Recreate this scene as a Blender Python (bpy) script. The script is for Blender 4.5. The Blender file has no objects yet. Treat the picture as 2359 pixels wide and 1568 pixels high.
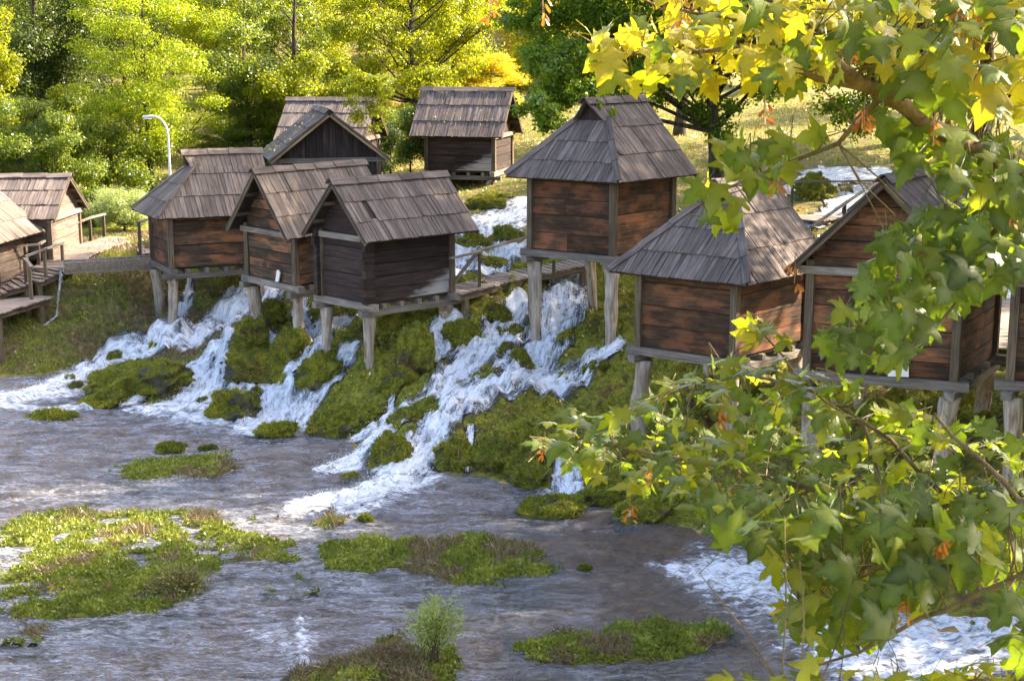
import bpy, math, random
import numpy as np
from mathutils import Vector, Matrix

random.seed(7)
rng = np.random.default_rng(11)
S = bpy.context.scene
COL = S.collection

# ------------------------------------------------------------------ camera
CAM_Z = 9.0
FPX = 1450.0
PITCH = math.radians(11.5)
cam_d = bpy.data.cameras.new('camera')
cam_d.sensor_width = 36.0
cam_d.lens = 36.0 * FPX / 1024.0
cam_d.clip_start = 0.05
cam_d.clip_end = 1500
cam = bpy.data.objects.new('camera', cam_d)
cam.location = (0, 0, CAM_Z)
cam.rotation_euler = (math.radians(90) - PITCH, 0, 0)
COL.objects.link(cam)
S.camera = cam
cam_d.dof.use_dof = True
cam_d.dof.focus_distance = 31.0
cam_d.dof.aperture_fstop = 15.0

# ------------------------------------------------------------------ world + sun
SUN_EL = math.radians(36)
SUN_AZ = math.radians(71)          # from +Y towards +X
SUN = Vector((math.sin(SUN_AZ) * math.cos(SUN_EL), math.cos(SUN_AZ) * math.cos(SUN_EL), math.sin(SUN_EL)))
W = bpy.data.worlds.new('World')
S.world = W
W.use_nodes = True
nt = W.node_tree
bg = nt.nodes['Background']
sky = nt.nodes.new('ShaderNodeTexSky')
sky.sky_type = 'NISHITA'
sky.sun_disc = False
sky.sun_elevation = SUN_EL
sky.sun_rotation = SUN_AZ
sky.air_density = 0.8
sky.dust_density = 3.5
sky.ozone_density = 0.2
nt.links.new(sky.outputs[0], bg.inputs[0])
bg.inputs[1].default_value = 0.15
sun_d = bpy.data.lights.new('sun', 'SUN')
sun_d.energy = 5.0
sun_d.angle = math.radians(0.5)
sun_d.color = (1.0, 0.86, 0.66)
sun = bpy.data.objects.new('sun', sun_d)
sun.rotation_euler = (-SUN).to_track_quat('-Z', 'Y').to_euler()
COL.objects.link(sun)
S.view_settings.view_transform = 'Standard'
S.view_settings.look = 'None'
S.view_settings.exposure = 2.3
S.view_settings.gamma = 1.0
S.view_settings.use_curve_mapping = False
S.render.engine = 'CYCLES'
S.cycles.max_bounces = 6
S.cycles.diffuse_bounces = 3
S.cycles.glossy_bounces = 3
S.cycles.transmission_bounces = 4
S.cycles.transparent_max_bounces = 12
S.cycles.sample_clamp_indirect = 6.0
S.cycles.use_denoising = True

# ------------------------------------------------------------------ pixel helpers (photo on a 2358 px wide sheet)
K = 1024.0 / 2358.0
cP, sP = math.cos(PITCH), math.sin(PITCH)

def ray(px, py):
    a = (px * K - 512.0) / FPX
    b = -(py * K - 340.0) / FPX
    return np.array([a, cP + b * sP, -sP + b * cP])

def at_y(px, py, y):
    d = ray(px, py)
    return np.array([0, 0, CAM_Z]) + d * (y / d[1])

def at_z(px, py, z):
    d = ray(px, py)
    return np.array([0, 0, CAM_Z]) + d * ((z - CAM_Z) / d[2])

# ------------------------------------------------------------------ noise (numpy)
def _h(ix, iy, iz, s):
    n = (ix * 374761393 + iy * 668265263 + iz * 2147483647 + s * 974634821) & 0xffffffff
    n = ((n ^ (n >> 13)) * 1274126177) & 0xffffffff
    return ((n ^ (n >> 16)) & 0xffff) / 65535.0

def vnoise(x, y, z=None, s=0):
    x = np.asarray(x, float); y = np.asarray(y, float)
    z = np.zeros_like(x) if z is None else np.asarray(z, float)
    ix, iy, iz = np.floor(x).astype(np.int64), np.floor(y).astype(np.int64), np.floor(z).astype(np.int64)
    fx, fy, fz = x - ix, y - iy, z - iz
    fx, fy, fz = [f * f * f * (f * (f * 6 - 15) + 10) for f in (fx, fy, fz)]
    r = 0
    for dz in (0, 1):
        wz = fz if dz else 1 - fz
        if dz and not np.any(fz): continue
        for dy in (0, 1):
            wy = fy if dy else 1 - fy
            for dx in (0, 1):
                wx = fx if dx else 1 - fx
                r = r + wx * wy * wz * _h(ix + dx, iy + dy, iz + dz, s)
    return r * 2 - 1

def fbm(x, y, z=None, s=0, o=4, g=0.5):
    r = 0; a = 1.0; f = 1.0
    for i in range(o):
        r = r + a * vnoise(np.asarray(x) * f, np.asarray(y) * f, None if z is None else np.asarray(z) * f, s + i * 17)
        a *= g; f *= 2.03
    return r

# ------------------------------------------------------------------ mesh helpers
def new_mesh(name, V, F, mat=None, uv=None, smooth=False, attrs=None, fattrs=None):
    """V (n,3); F list of tuples, or int array (m,k)"""
    me = bpy.data.meshes.new(name)
    V = np.asarray(V, np.float32)
    if isinstance(F, np.ndarray):
        m, k = F.shape
        me.vertices.add(len(V)); me.vertices.foreach_set('co', V.ravel())
        me.loops.add(m * k); me.loops.foreach_set('vertex_index', F.ravel().astype(np.int32))
        me.polygons.add(m)
        me.polygons.foreach_set('loop_start', np.arange(0, m * k, k, dtype=np.int32))
        me.update(calc_edges=True)
    else:
        me.from_pydata([tuple(map(float, v)) for v in V], [], F)
    if uv is not None:
        ul = me.uv_layers.new(name='UVMap')
        idx = np.zeros(len(me.loops), np.int32); me.loops.foreach_get('vertex_index', idx)
        ul.data.foreach_set('uv', np.asarray(uv, np.float32)[idx].ravel())
    for k_, v_ in (attrs or {}).items():
        a = me.attributes.new(k_, 'FLOAT', 'POINT'); a.data.foreach_set('value', np.asarray(v_, np.float32))
    for k_, v_ in (fattrs or {}).items():
        a = me.attributes.new(k_, 'FLOAT', 'FACE'); a.data.foreach_set('value', np.asarray(v_, np.float32))
    if smooth:
        me.polygons.foreach_set('use_smooth', np.ones(len(me.polygons), bool))
    if mat is not None: me.materials.append(mat)
    return me

def link(name, data, parent=None, loc=None, kind=None):
    o = bpy.data.objects.new(name, data)
    COL.objects.link(o)
    if parent is not None: o.parent = parent
    if loc is not None: o.location = loc
    if kind: o['kind'] = kind
    return o

def tag(o, label, cat, group=None):
    o['label'] = label; o['category'] = cat
    if group: o['group'] = group
    return o

def thing(name, label, cat, loc, group=None):
    return tag(link(name, None, None, tuple(map(float, loc))), label, cat, group)

def grid_mesh(name, X, Y, Z, mat, keep=None, attrs=None, uv=None):
    """X,Y,Z 2-D arrays"""
    ny, nx = X.shape
    idx = np.arange(ny * nx).reshape(ny, nx)
    F = np.stack([idx[:-1, :-1], idx[:-1, 1:], idx[1:, 1:], idx[1:, :-1]], -1).reshape(-1, 4)
    V = np.stack([X, Y, Z], -1).reshape(-1, 3)
    attrs = {k: np.asarray(v).ravel() for k, v in (attrs or {}).items()}
    if keep is not None:
        kf = keep.ravel()[F].all(1)
        F = F[kf]
        used = np.unique(F)
        remap = -np.ones(len(V), np.int64); remap[used] = np.arange(len(used))
        F = remap[F]; V = V[used]; attrs = {k: v[used] for k, v in attrs.items()}
        if uv is not None: uv = uv[used]
    return new_mesh(name, V, F, mat, uv=uv, smooth=True, attrs=attrs)

# ------------------------------------------------------------------ materials
def mat_new(name):
    m = bpy.data.materials.new(name); m.use_nodes = True
    n = m.node_tree.nodes; n.clear()
    out = n.new('ShaderNodeOutputMaterial')
    return m, m.node_tree, out

class NB:
    def __init__(s, t): s.t = t
    def n(s, typ, **kw):
        nd = s.t.nodes.new(typ)
        for k, v in kw.items(): setattr(nd, k, v)
        return nd
    def set(s, sock, v):
        if hasattr(v, 'is_linked') or isinstance(v, bpy.types.NodeSocket): s.t.links.new(v, sock)
        else: sock.default_value = v
    def math(s, op, a, b=None, clamp=False):
        nd = s.n('ShaderNodeMath', operation=op, use_clamp=clamp); s.set(nd.inputs[0], a)
        if b is not None: s.set(nd.inputs[1], b)
        return nd.outputs[0]
    def mix(s, f, a, b, typ='MIX'):
        nd = s.n('ShaderNodeMix', data_type='RGBA', blend_type=typ)
        s.set(nd.inputs[0], f); s.set(nd.inputs[6], a); s.set(nd.inputs[7], b)
        return nd.outputs[2]
    def ramp(s, f, stops):
        nd = s.n('ShaderNodeValToRGB'); s.set(nd.inputs[0], f)
        el = nd.color_ramp.elements
        while len(el) < len(stops): el.new(0.5)
        for e, (p, c) in zip(el, stops):
            e.position = p; e.color = (*c, 1) if len(c) == 3 else c
        return nd.outputs[0]
    def sramp(s, f, a, b, lo=0.0, hi=1.0):
        nd = s.n('ShaderNodeMapRange'); nd.interpolation_type = 'SMOOTHSTEP'
        s.set(nd.inputs[0], f); nd.inputs[1].default_value = a; nd.inputs[2].default_value = b
        nd.inputs[3].default_value = lo; nd.inputs[4].default_value = hi
        return nd.outputs[0]
    def attr(s, name):
        return s.n('ShaderNodeAttribute', attribute_name=name).outputs['Fac']
    def pos(s): return s.n('ShaderNodeNewGeometry').outputs['Position']
    def uv(s): return s.n('ShaderNodeUVMap').outputs[0]
    def scale(s, v, sc):
        nd = s.n('ShaderNodeMapping'); s.set(nd.inputs[0], v); nd.inputs[3].default_value = sc
        return nd.outputs[0]
    def noise(s, v, sc, det=4, rough=0.55, dist=0.0):
        nd = s.n('ShaderNodeTexNoise'); s.set(nd.inputs['Vector'], v); nd.inputs['Scale'].default_value = sc
        nd.inputs['Detail'].default_value = det; nd.inputs['Roughness'].default_value = rough
        nd.inputs['Distortion'].default_value = dist
        return nd.outputs[0]
    def bump(s, h, strength=0.5, dist=0.02, normal=None):
        nd = s.n('ShaderNodeBump'); nd.inputs['Strength'].default_value = strength; nd.inputs['Distance'].default_value = dist
        s.set(nd.inputs['Height'], h)
        if normal is not None: s.set(nd.inputs['Normal'], normal)
        return nd.outputs[0]
    def bsdf(s, col, rough=0.8, normal=None, spec=0.3):
        nd = s.n('ShaderNodeBsdfPrincipled'); s.set(nd.inputs['Base Color'], col); s.set(nd.inputs['Roughness'], rough)
        nd.inputs['Specular IOR Level'].default_value = spec
        if normal is not None: s.set(nd.inputs['Normal'], normal)
        return nd.outputs[0]

def c4(c): return (*c, 1.0)

def wood(name, dark, light, gscale=(26, 1.6), patch=None, patch_amt=0.5, var=0.5, rough=0.85, overlay=None, overlay_cols=((0.24, 0.21, 0.20), (0.58, 0.54, 0.52))):
    """UV.y runs along the grain, in metres"""
    m, t, out = mat_new(name); b = NB(t)
    uv = b.uv()
    oi = b.n('ShaderNodeObjectInfo')
    off = b.n('ShaderNodeCombineXYZ'); b.set(off.inputs[2], b.math('MULTIPLY', oi.outputs['Random'], 37.0))
    ad = b.n('ShaderNodeVectorMath', operation='ADD'); b.set(ad.inputs[0], uv); b.set(ad.inputs[1], off.outputs[0])
    v = ad.outputs[0]
    g1 = b.noise(b.scale(v, (gscale[0], gscale[1], 1)), 1.0, 5, 0.65, 0.3)
    g2 = b.noise(b.scale(v, (gscale[0] * 3.5, gscale[1] * 1.5, 1)), 1.0, 3, 0.6)
    blot = b.noise(b.scale(v, (3.0, 1.3, 1)), 1.0, 4, 0.6)
    f = b.math('ADD', b.math('MULTIPLY', g1, 0.6), b.math('MULTIPLY', g2, 0.4))
    f = b.sramp(f, 0.28, 0.72)
    col = b.mix(f, c4(dark), c4(light))
    if patch is not None:
        pf = b.sramp(blot, 0.62 - patch_amt * 0.35, 0.72 - patch_amt * 0.2)
        col = b.mix(b.math('MULTIPLY', pf, 0.85), col, b.mix(f, c4([x * 0.55 for x in patch]), c4(patch)))
    rv = b.math('ADD', b.math('MULTIPLY', oi.outputs['Random'], var), 1.0 - var * 0.5)
    bv = b.math('MULTIPLY', rv, b.sramp(blot, 0.2, 0.8, 0.72, 1.2))
    hsv = b.n('ShaderNodeHueSaturation'); b.set(hsv.inputs['Color'], col); b.set(hsv.inputs['Value'], bv)
    nrm = b.bump(f, 0.6, 0.012)
    fin = hsv.outputs[0]
    if overlay is not None:      # paler second tone on the lower boards, algae stain on stilts: height < c0 + c1 * along
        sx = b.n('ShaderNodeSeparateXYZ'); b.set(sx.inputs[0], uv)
        e = b.math('SUBTRACT', b.math('ADD', b.math('MULTIPLY', sx.outputs[1], overlay[1]), overlay[0]), sx.outputs[0])
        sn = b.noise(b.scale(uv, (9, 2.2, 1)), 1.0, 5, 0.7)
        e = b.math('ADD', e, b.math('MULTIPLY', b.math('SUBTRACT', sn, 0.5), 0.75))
        fin = b.mix(b.math('MULTIPLY', b.sramp(e, -0.05, 0.28), 0.9), fin, b.mix(g1, c4(overlay_cols[0]), c4(overlay_cols[1])))
    t.links.new(b.bsdf(fin, rough, nrm, 0.25), out.inputs[0])
    return m

M = {}
M['shingle'] = wood('weathered_shingle', (0.054, 0.040, 0.033), (0.240, 0.192, 0.170), (24, 1.3), var=0.5)
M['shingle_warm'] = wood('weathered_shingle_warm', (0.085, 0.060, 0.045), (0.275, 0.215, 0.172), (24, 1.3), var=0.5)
M['wall'] = wood('aged_wall_plank', (0.024, 0.016, 0.011), (0.135, 0.085, 0.053), (17, 1.2), patch=(0.27, 0.115, 0.050), patch_amt=0.45, var=0.75)
M['wall_red'] = wood('red_brown_wall_plank', (0.025, 0.016, 0.011), (0.145, 0.080, 0.046), (17, 1.2), patch=(0.265, 0.106, 0.048), patch_amt=0.52, var=0.85)
M['wall_dark'] = wood('blackened_wall_plank', (0.016, 0.011, 0.010), (0.075, 0.048, 0.040), (16, 1.2), var=0.5)
M['wall_blotch_a'] = wood('pale_blotched_wall_plank', (0.016, 0.011, 0.010), (0.075, 0.048, 0.040), (16, 1.2), var=0.5, overlay=(-0.42, 0.42))
M['wall_blotch_b'] = wood('pale_blotched_wall_plank', (0.016, 0.011, 0.010), (0.075, 0.048, 0.040), (16, 1.2), var=0.5, overlay=(0.72, -0.46))
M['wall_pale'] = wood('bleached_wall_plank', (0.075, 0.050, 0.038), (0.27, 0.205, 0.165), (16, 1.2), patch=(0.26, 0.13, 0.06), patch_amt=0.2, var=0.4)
M['frame'] = wood('grey_timber', (0.09, 0.07, 0.055), (0.30, 0.26, 0.22), (20, 1.2), var=0.5)
M['barge_tan'] = wood('tan_barge_board', (0.16, 0.105, 0.055), (0.42, 0.30, 0.17), (20, 1.2), var=0.3)
M['post'] = wood('brown_grey_post', (0.055, 0.038, 0.024), (0.20, 0.15, 0.10), (20, 1.2), var=0.4)
M['stilt'] = wood('bleached_log', (0.20, 0.145, 0.10), (0.62, 0.53, 0.44), (11, 1.6), patch=(0.22, 0.13, 0.07), patch_amt=0.3, var=0.25, overlay=(-1.30, 0.9), overlay_cols=((0.030, 0.030, 0.012), (0.12, 0.10, 0.035)))
M['deck'] = wood('boardwalk_plank', (0.15, 0.11, 0.08), (0.42, 0.35, 0.29), (20, 1.2), var=0.4)
M['under'] = wood('dark_roof_deck', (0.018, 0.013, 0.010), (0.06, 0.045, 0.035), (14, 1.2), var=0.2)

def leaf_mat(name, c0, c1, trans=0.5, tcol=None, gloss=0.05, rough=0.45, attr='tone', c_mid=None):
    m, t, out = mat_new(name); b = NB(t)
    f = b.attr(attr)
    stops = [(0.0, c0), (1.0, c1)] if c_mid is None else [(0.0, c0), (0.55, c_mid), (1.0, c1)]
    col = b.ramp(f, stops)
    d = b.n('ShaderNodeBsdfDiffuse'); b.set(d.inputs[0], col)
    tr = b.n('ShaderNodeBsdfTranslucent')
    if tcol is None: tc = b.mix(1.0, col, (1.5, 1.35, 0.5, 1), 'MULTIPLY')
    else: tc = b.mix(0.75, col, c4(tcol))
    b.set(tr.inputs[0], tc)
    ms = b.n('ShaderNodeMixShader'); ms.inputs[0].default_value = trans
    t.links.new(d.outputs[0], ms.inputs[1]); t.links.new(tr.outputs[0], ms.inputs[2])
    gl = b.n('ShaderNodeBsdfGlossy'); gl.inputs['Roughness'].default_value = rough; gl.inputs['Color'].default_value = (1, 1, 1, 1)
    fr = b.n('ShaderNodeFresnel'); fr.inputs[0].default_value = 1.42
    m2 = b.n('ShaderNodeMixShader'); b.set(m2.inputs[0], b.math('MULTIPLY', fr.outputs[0], gloss * 4, clamp=True))
    t.links.new(ms.outputs[0], m2.inputs[1]); t.links.new(gl.outputs[0], m2.inputs[2])
    t.links.new(m2.outputs[0], out.inputs[0])
    return m

M['leaf_locust'] = leaf_mat('locust_leaves', (0.075, 0.135, 0.010), (0.26, 0.30, 0.014), 0.6, (0.46, 0.53, 0.008), 0.01)
M['leaf_green'] = leaf_mat('green_leaves', (0.035, 0.075, 0.014), (0.11, 0.16, 0.025), 0.5, (0.40, 0.46, 0.02), 0.014)
M['leaf_dark'] = leaf_mat('dark_leaves', (0.022, 0.048, 0.012), (0.07, 0.10, 0.02), 0.45, (0.20, 0.25, 0.02), 0.014)
M['leaf_yellow'] = leaf_mat('yellow_green_leaves', (0.070, 0.105, 0.010), (0.27, 0.28, 0.014), 0.58, (0.47, 0.50, 0.008), 0.008)
M['leaf_gold'] = leaf_mat('golden_leaves', (0.28, 0.24, 0.012), (0.60, 0.48, 0.025), 0.6, (0.88, 0.74, 0.02), 0.012)
M['leaf_willow'] = leaf_mat('willow_leaves', (0.17, 0.24, 0.07), (0.42, 0.48, 0.18), 0.5, (0.55, 0.60, 0.14), 0.02)
M['leaf_alder'] = leaf_mat('alder_leaves', (0.050, 0.105, 0.014), (0.17, 0.26, 0.03), 0.55, (0.38, 0.50, 0.015), 0.014, 0.4)

def bark(name, dark, light):
    m, t, out = mat_new(name); b = NB(t)
    p = b.pos()
    n = b.noise(b.scale(p, (9, 9, 2.2)), 1.0, 5, 0.65)
    n2 = b.noise(p, 2.0, 3)
    col = b.mix(b.sramp(n, 0.3, 0.7), c4(dark), c4(light))
    col = b.mix(b.sramp(n2, 0.5, 0.7, 0, 0.4), col, (0.05, 0.06, 0.025, 1))
    t.links.new(b.bsdf(col, 0.9, b.bump(n, 0.8, 0.03), 0.2), out.inputs[0])
    return m
M['bark'] = bark('bark', (0.022, 0.016, 0.011), (0.10, 0.075, 0.05))
M['bark_maple'] = bark('maple_bark', (0.09, 0.06, 0.03), (0.24, 0.17, 0.085))

def ground_mat(name='ground_cover', mound=False):
    m, t, out = mat_new(name); b = NB(t)
    p = b.pos()
    n1 = b.noise(p, 1.1, 5, 0.6); n2 = b.noise(p, 6.0, 5, 0.65); n3 = b.noise(p, 28.0, 4, 0.7)
    moss = b.ramp(n2, [(0.25, (0.030, 0.042, 0.008)), (0.42, (0.110, 0.120, 0.014)), (0.56, (0.230, 0.215, 0.022)), (0.75, (0.34, 0.27, 0.036))])
    brown = b.ramp(n2, [(0.3, (0.045, 0.032, 0.014)), (0.7, (0.19, 0.115, 0.042))])
    col = b.mix(b.sramp(n1, 0.52, 0.66), moss, brown)
    col = b.mix(b.sramp(n3, 0.55, 0.75, 0, 0.6), col, (0.09, 0.12, 0.02, 1))
    h = b.math('ADD', b.math('MULTIPLY', n2, 0.7), b.math('MULTIPLY', n3, 0.5))
    if not mound:
        lawn = b.attr('lawn'); wet = b.attr('wet'); bed = b.attr('bed'); bank = b.attr('bank')
        g = b.ramp(n2, [(0.3, (0.07, 0.085, 0.018)), (0.55, (0.16, 0.15, 0.03)), (0.75, (0.30, 0.20, 0.085))])
        lit = b.ramp(n1, [(0.42, (0.12, 0.13, 0.025)), (0.6, (0.27, 0.17, 0.08))])
        lawnc = b.mix(0.5, g, lit)
        col = b.mix(lawn, col, lawnc)
        hay = b.ramp(n2, [(0.3, (0.075, 0.052, 0.022)), (0.5, (0.17, 0.13, 0.05)), (0.75, (0.32, 0.24, 0.13))])
        hay = b.mix(b.sramp(n3, 0.5, 0.7, 0, 0.6), hay, (0.07, 0.10, 0.022, 1))
        col = b.mix(b.math('MULTIPLY', bank, 0.85), col, hay)
        rock = b.ramp(n2, [(0.3, (0.030, 0.026, 0.020)), (0.6, (0.085, 0.070, 0.052)), (0.8, (0.16, 0.13, 0.10))])
        col = b.mix(wet, col, rock)
        bedc = b.ramp(b.math('ADD', b.math('MULTIPLY', b.noise(p, 3.6, 5, 0.7), 0.6), b.math('MULTIPLY', b.noise(p, 0.7, 3, 0.5), 0.4)), [(0.3, (0.13, 0.070, 0.030)), (0.48, (0.52, 0.29, 0.13)), (0.66, (0.80, 0.56, 0.32))])
        col = b.mix(bed, col, bedc)
        rough = b.math('SUBTRACT', 0.95, b.math('MULTIPLY', wet, 0.6))
    else:
        wet = b.attr('wet')
        col = b.mix(b.math('MULTIPLY', wet, 0.85), col, b.ramp(n2, [(0.3, (0.022, 0.020, 0.015)), (0.7, (0.075, 0.062, 0.046))]))
        rough = b.math('SUBTRACT', 0.95, b.math('MULTIPLY', wet, 0.55))
    t.links.new(b.bsdf(col, rough, b.bump(h, 1.0, 0.07), 0.3), out.inputs[0])
    return m
M['ground'] = ground_mat()
M['moss'] = ground_mat('moss', True)

def pool_mat():
    m, t, out = mat_new('pool_water'); b = NB(t)
    p = b.pos()
    ps = b.scale(p, (1.0, 2.2, 1.0))
    w1 = b.noise(ps, 1.3, 2, 0.5, 1.0); w2 = b.noise(ps, 4.8, 3, 0.55, 1.2); w3 = b.noise(ps, 15.0, 2, 0.5, .8)
    rip = b.noise(b.scale(p, (0.75, 1.9, 1.0)), 6.0, 4, 0.62, 1.8)
    milky_sheen = b.attr('milky_sheen')
    h = b.math('ADD', b.math('ADD', b.math('MULTIPLY', w1, 0.9), b.math('MULTIPLY', w2, 0.50)), b.math('ADD', b.math('MULTIPLY', w3, 0.26), b.math('MULTIPLY', rip, 0.3)))
    nrm = b.bump(h, 1.0, 0.30)
    fr = b.n('ShaderNodeFresnel'); fr.inputs[0].default_value = 1.85; b.set(fr.inputs[1], nrm)
    tr = b.n('ShaderNodeBsdfTransparent'); tr.inputs[0].default_value = (0.98, 0.92, 0.82, 1)
    gl = b.n('ShaderNodeBsdfGlossy'); gl.inputs['Roughness'].default_value = 0.04; b.set(gl.inputs['Normal'], nrm)
    ms = b.n('ShaderNodeMixShader'); b.set(ms.inputs[0], b.math('MULTIPLY', fr.outputs[0], 1.0, clamp=True))
    t.links.new(tr.outputs[0], ms.inputs[1]); t.links.new(gl.outputs[0], ms.inputs[2])
    foam = b.attr('foam')
    fn = b.noise(b.scale(p, (0.8, 1.7, 1.0)), 6.0, 6, 0.68, 0.5)
    fm = b.math('ADD', b.math('MULTIPLY', foam, 0.74), b.math('MULTIPLY', b.math('SUBTRACT', fn, 0.5), 2.6))
    fm = b.math('MULTIPLY', b.sramp(fm, 0.22, 0.95), b.sramp(foam, 0.02, 0.25))
    d = b.n('ShaderNodeBsdfDiffuse'); d.inputs[0].default_value = (0.80, 0.81, 0.84, 1)
    b.set(d.inputs['Normal'], b.bump(fn, 0.6, 0.04))
    m2 = b.n('ShaderNodeMixShader'); b.set(m2.inputs[0], b.math('MULTIPLY', fm, 0.95))
    # pale diffuse tint paints in sky sheen, with some bubble milkiness
    td = b.n('ShaderNodeBsdfDiffuse'); td.inputs[0].default_value = (0.74, 0.74, 0.80, 1); b.set(td.inputs['Normal'], nrm)
    m0 = b.n('ShaderNodeMixShader'); b.set(m0.inputs[0], b.math('ADD', b.math('MULTIPLY', b.sramp(b.math('ADD', b.math('MULTIPLY', rip, .65), b.math('MULTIPLY', w1, .35)), 0.36, 0.74), b.math('MULTIPLY', milky_sheen, 0.74)), 0.02))
    t.links.new(ms.outputs[0], m0.inputs[1]); t.links.new(td.outputs[0], m0.inputs[2])
    t.links.new(m0.outputs[0], m2.inputs[1]); t.links.new(d.outputs[0], m2.inputs[2])
    t.links.new(m2.outputs[0], out.inputs[0])
    return m
M['pool'] = pool_mat()

def fall_mat():
    m, t, out = mat_new('white_water'); b = NB(t)
    uv = b.uv()
    a = b.attr('mask')
    n1 = b.noise(b.scale(uv, (7.5, 1.9, 1)), 1.0, 5, 0.62, 0.5)
    n2 = b.noise(b.scale(uv, (30, 11, 1)), 1.0, 4, 0.7, 0.4)
    f = b.math('ADD', b.math('MULTIPLY', n1, 0.7), b.math('MULTIPLY', n2, 0.45))
    fm = b.math('ADD', b.math('MULTIPLY', a, 0.62), b.math('MULTIPLY', b.math('SUBTRACT', f, 0.565), 2.9))
    fm = b.sramp(fm, 0.06, 0.98)
    d = b.n('ShaderNodeBsdfDiffuse'); d.inputs[0].default_value = (0.80, 0.81, 0.84, 1)
    b.set(d.inputs['Normal'], b.bump(f, 0.8, 0.035))
    tr = b.n('ShaderNodeBsdfTransparent'); tr.inputs[0].default_value = (0.86, 0.88, 0.88, 1)
    gl = b.n('ShaderNodeBsdfGlossy'); gl.inputs['Roughness'].default_value = 0.08
    nrm = b.bump(f, 0.8, 0.1); b.set(gl.inputs['Normal'], nrm)
    fr = b.n('ShaderNodeFresnel'); fr.inputs[0].default_value = 1.34; b.set(fr.inputs[1], nrm)
    ms = b.n('ShaderNodeMixShader'); b.set(ms.inputs[0], b.math('MULTIPLY', fr.outputs[0], b.sramp(a, 0.0, 0.25)))
    t.links.new(tr.outputs[0], ms.inputs[1]); t.links.new(gl.outputs[0], ms.inputs[2])
    m2 = b.n('ShaderNodeMixShader'); b.set(m2.inputs[0], b.math('MULTIPLY', fm, b.sramp(a, 0.0, 0.15)))
    t.links.new(ms.outputs[0], m2.inputs[1]); t.links.new(d.outputs[0], m2.inputs[2])
    t.links.new(m2.outputs[0], out.inputs[0])
    return m
M['fall'] = fall_mat()

def plain(name, col, rough=0.6, metal=0.0, nz=0.15):
    m, t, out = mat_new(name); b = NB(t)
    n = b.noise(b.pos(), 14.0, 4)
    c = b.mix(b.sramp(n, 0.3, 0.7), c4([x * (1 - nz) for x in col]), c4([min(1, x * (1 + nz)) for x in col]))
    nd = b.bsdf(c, rough, b.bump(n, 0.15, 0.01), 0.4)
    nd.node.inputs['Metallic'].default_value = metal
    t.links.new(nd, out.inputs[0])
    return m
M['concrete'] = plain('old_concrete', (0.21, 0.165, 0.12), 0.9, nz=0.3)
M['galv'] = plain('galvanised_steel', (0.62, 0.62, 0.62), 0.4, 0.3)
M['dark_metal'] = plain('dark_lamp', (0.05, 0.05, 0.05), 0.5)
M['white'] = plain('white_board', (0.78, 0.77, 0.74), 0.6, nz=0.05)
M['orange'] = plain('orange_bin', (0.45, 0.12, 0.03), 0.6)
M['weed'] = leaf_mat('water_weed', (0.065, 0.095, 0.016), (0.42, 0.43, 0.08), 0.3, (0.36, 0.38, 0.03), 0.03, 0.5, c_mid=(0.19, 0.23, 0.034))
M['mossleaf'] = leaf_mat('moss_blades', (0.055, 0.085, 0.012), (0.58, 0.50, 0.045), 0.25, (0.36, 0.34, 0.03), 0.015, 0.6, c_mid=(0.24, 0.265, 0.024))
M['drybrown'] = leaf_mat('dry_stalks', (0.08, 0.050, 0.028), (0.34, 0.24, 0.13), 0.2, (0.24, 0.17, 0.08))
M['fallen'] = leaf_mat('fallen_leaves', (0.30, 0.17, 0.03), (0.62, 0.48, 0.10), 0.2, (0.6, 0.45, 0.1))
M['samara'] = leaf_mat('maple_keys', (0.16, 0.055, 0.016), (0.45, 0.17, 0.035), 0.5, (0.62, 0.22, 0.03))

M['spray'] = plain('spray', (0.85, 0.86, 0.88), 0.5, nz=0.02)
SHADE = [(13.5, 18, 1.5, 1.6), (17, 23, 1.7, 2.0), (15.5, 28.4, 1.45, 2.1), (18, 37.4, 1.0, 2.3), (22, 30.0, 1.8, 2.4), (22, 42.5, 1.6, 2.1), (19.5, 43.8, 1.4, 2.2), (26, 49, 1.9, 2.3), (24, 22, 1.8, 2.1), (28.8, 32.3, 1.5, 2.6), (23, 56, 1.7, 2.2), (31, 45, 1.7, 2.4), (31, 26, 1.9, 2.3)]

# ------------------------------------------------------------------ terrain: control points -> thin-plate surface
CP = []
def cz(px, py, z): CP.append(at_z(px, py, z))
def cy_(px, py, y): CP.append(at_y(px, py, y))
def cw(x, y, z): CP.append(np.array([x, y, z], float))
# shoreline
for p in [(0, 868), (120, 862), (230, 845), (300, 930), (400, 945), (490, 965), (600, 995), (700, 990), (800, 1010), (850, 1085), (980, 1090),
          (1100, 1100), (1280, 1140), (1400, 1175), (1550, 1215), (1700, 1245), (1830, 1300)]:
    cz(*p, -0.02)
cw(6.3, 22.0, -0.02); cw(8.5, 19.5, -0.02); cw(-20, 39.5, 0.0)
# pool bed
for x, y in [(-18, 34), (-13, 35), (-9, 32), (-14, 27), (-8, 27), (-5, 30.5), (-3, 26), (0, 26), (2.5, 23.5), (5, 20.5), (-10, 20), (-4, 20), (0, 18), (4, 16), (-6, 14), (0, 13), (-16, 18)]:
    cw(x, y, -0.55)
# bank under the photographer
for x in (-22, -12, -5, 0, 5, 10):
    cw(x, 9.5, -0.3); cw(x, 6, 2.3); cw(x, 2.5, 6.6); cw(x, -4, 7.3); cw(x, -20, 7.6); cw(x, -40, 7.8)
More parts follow.
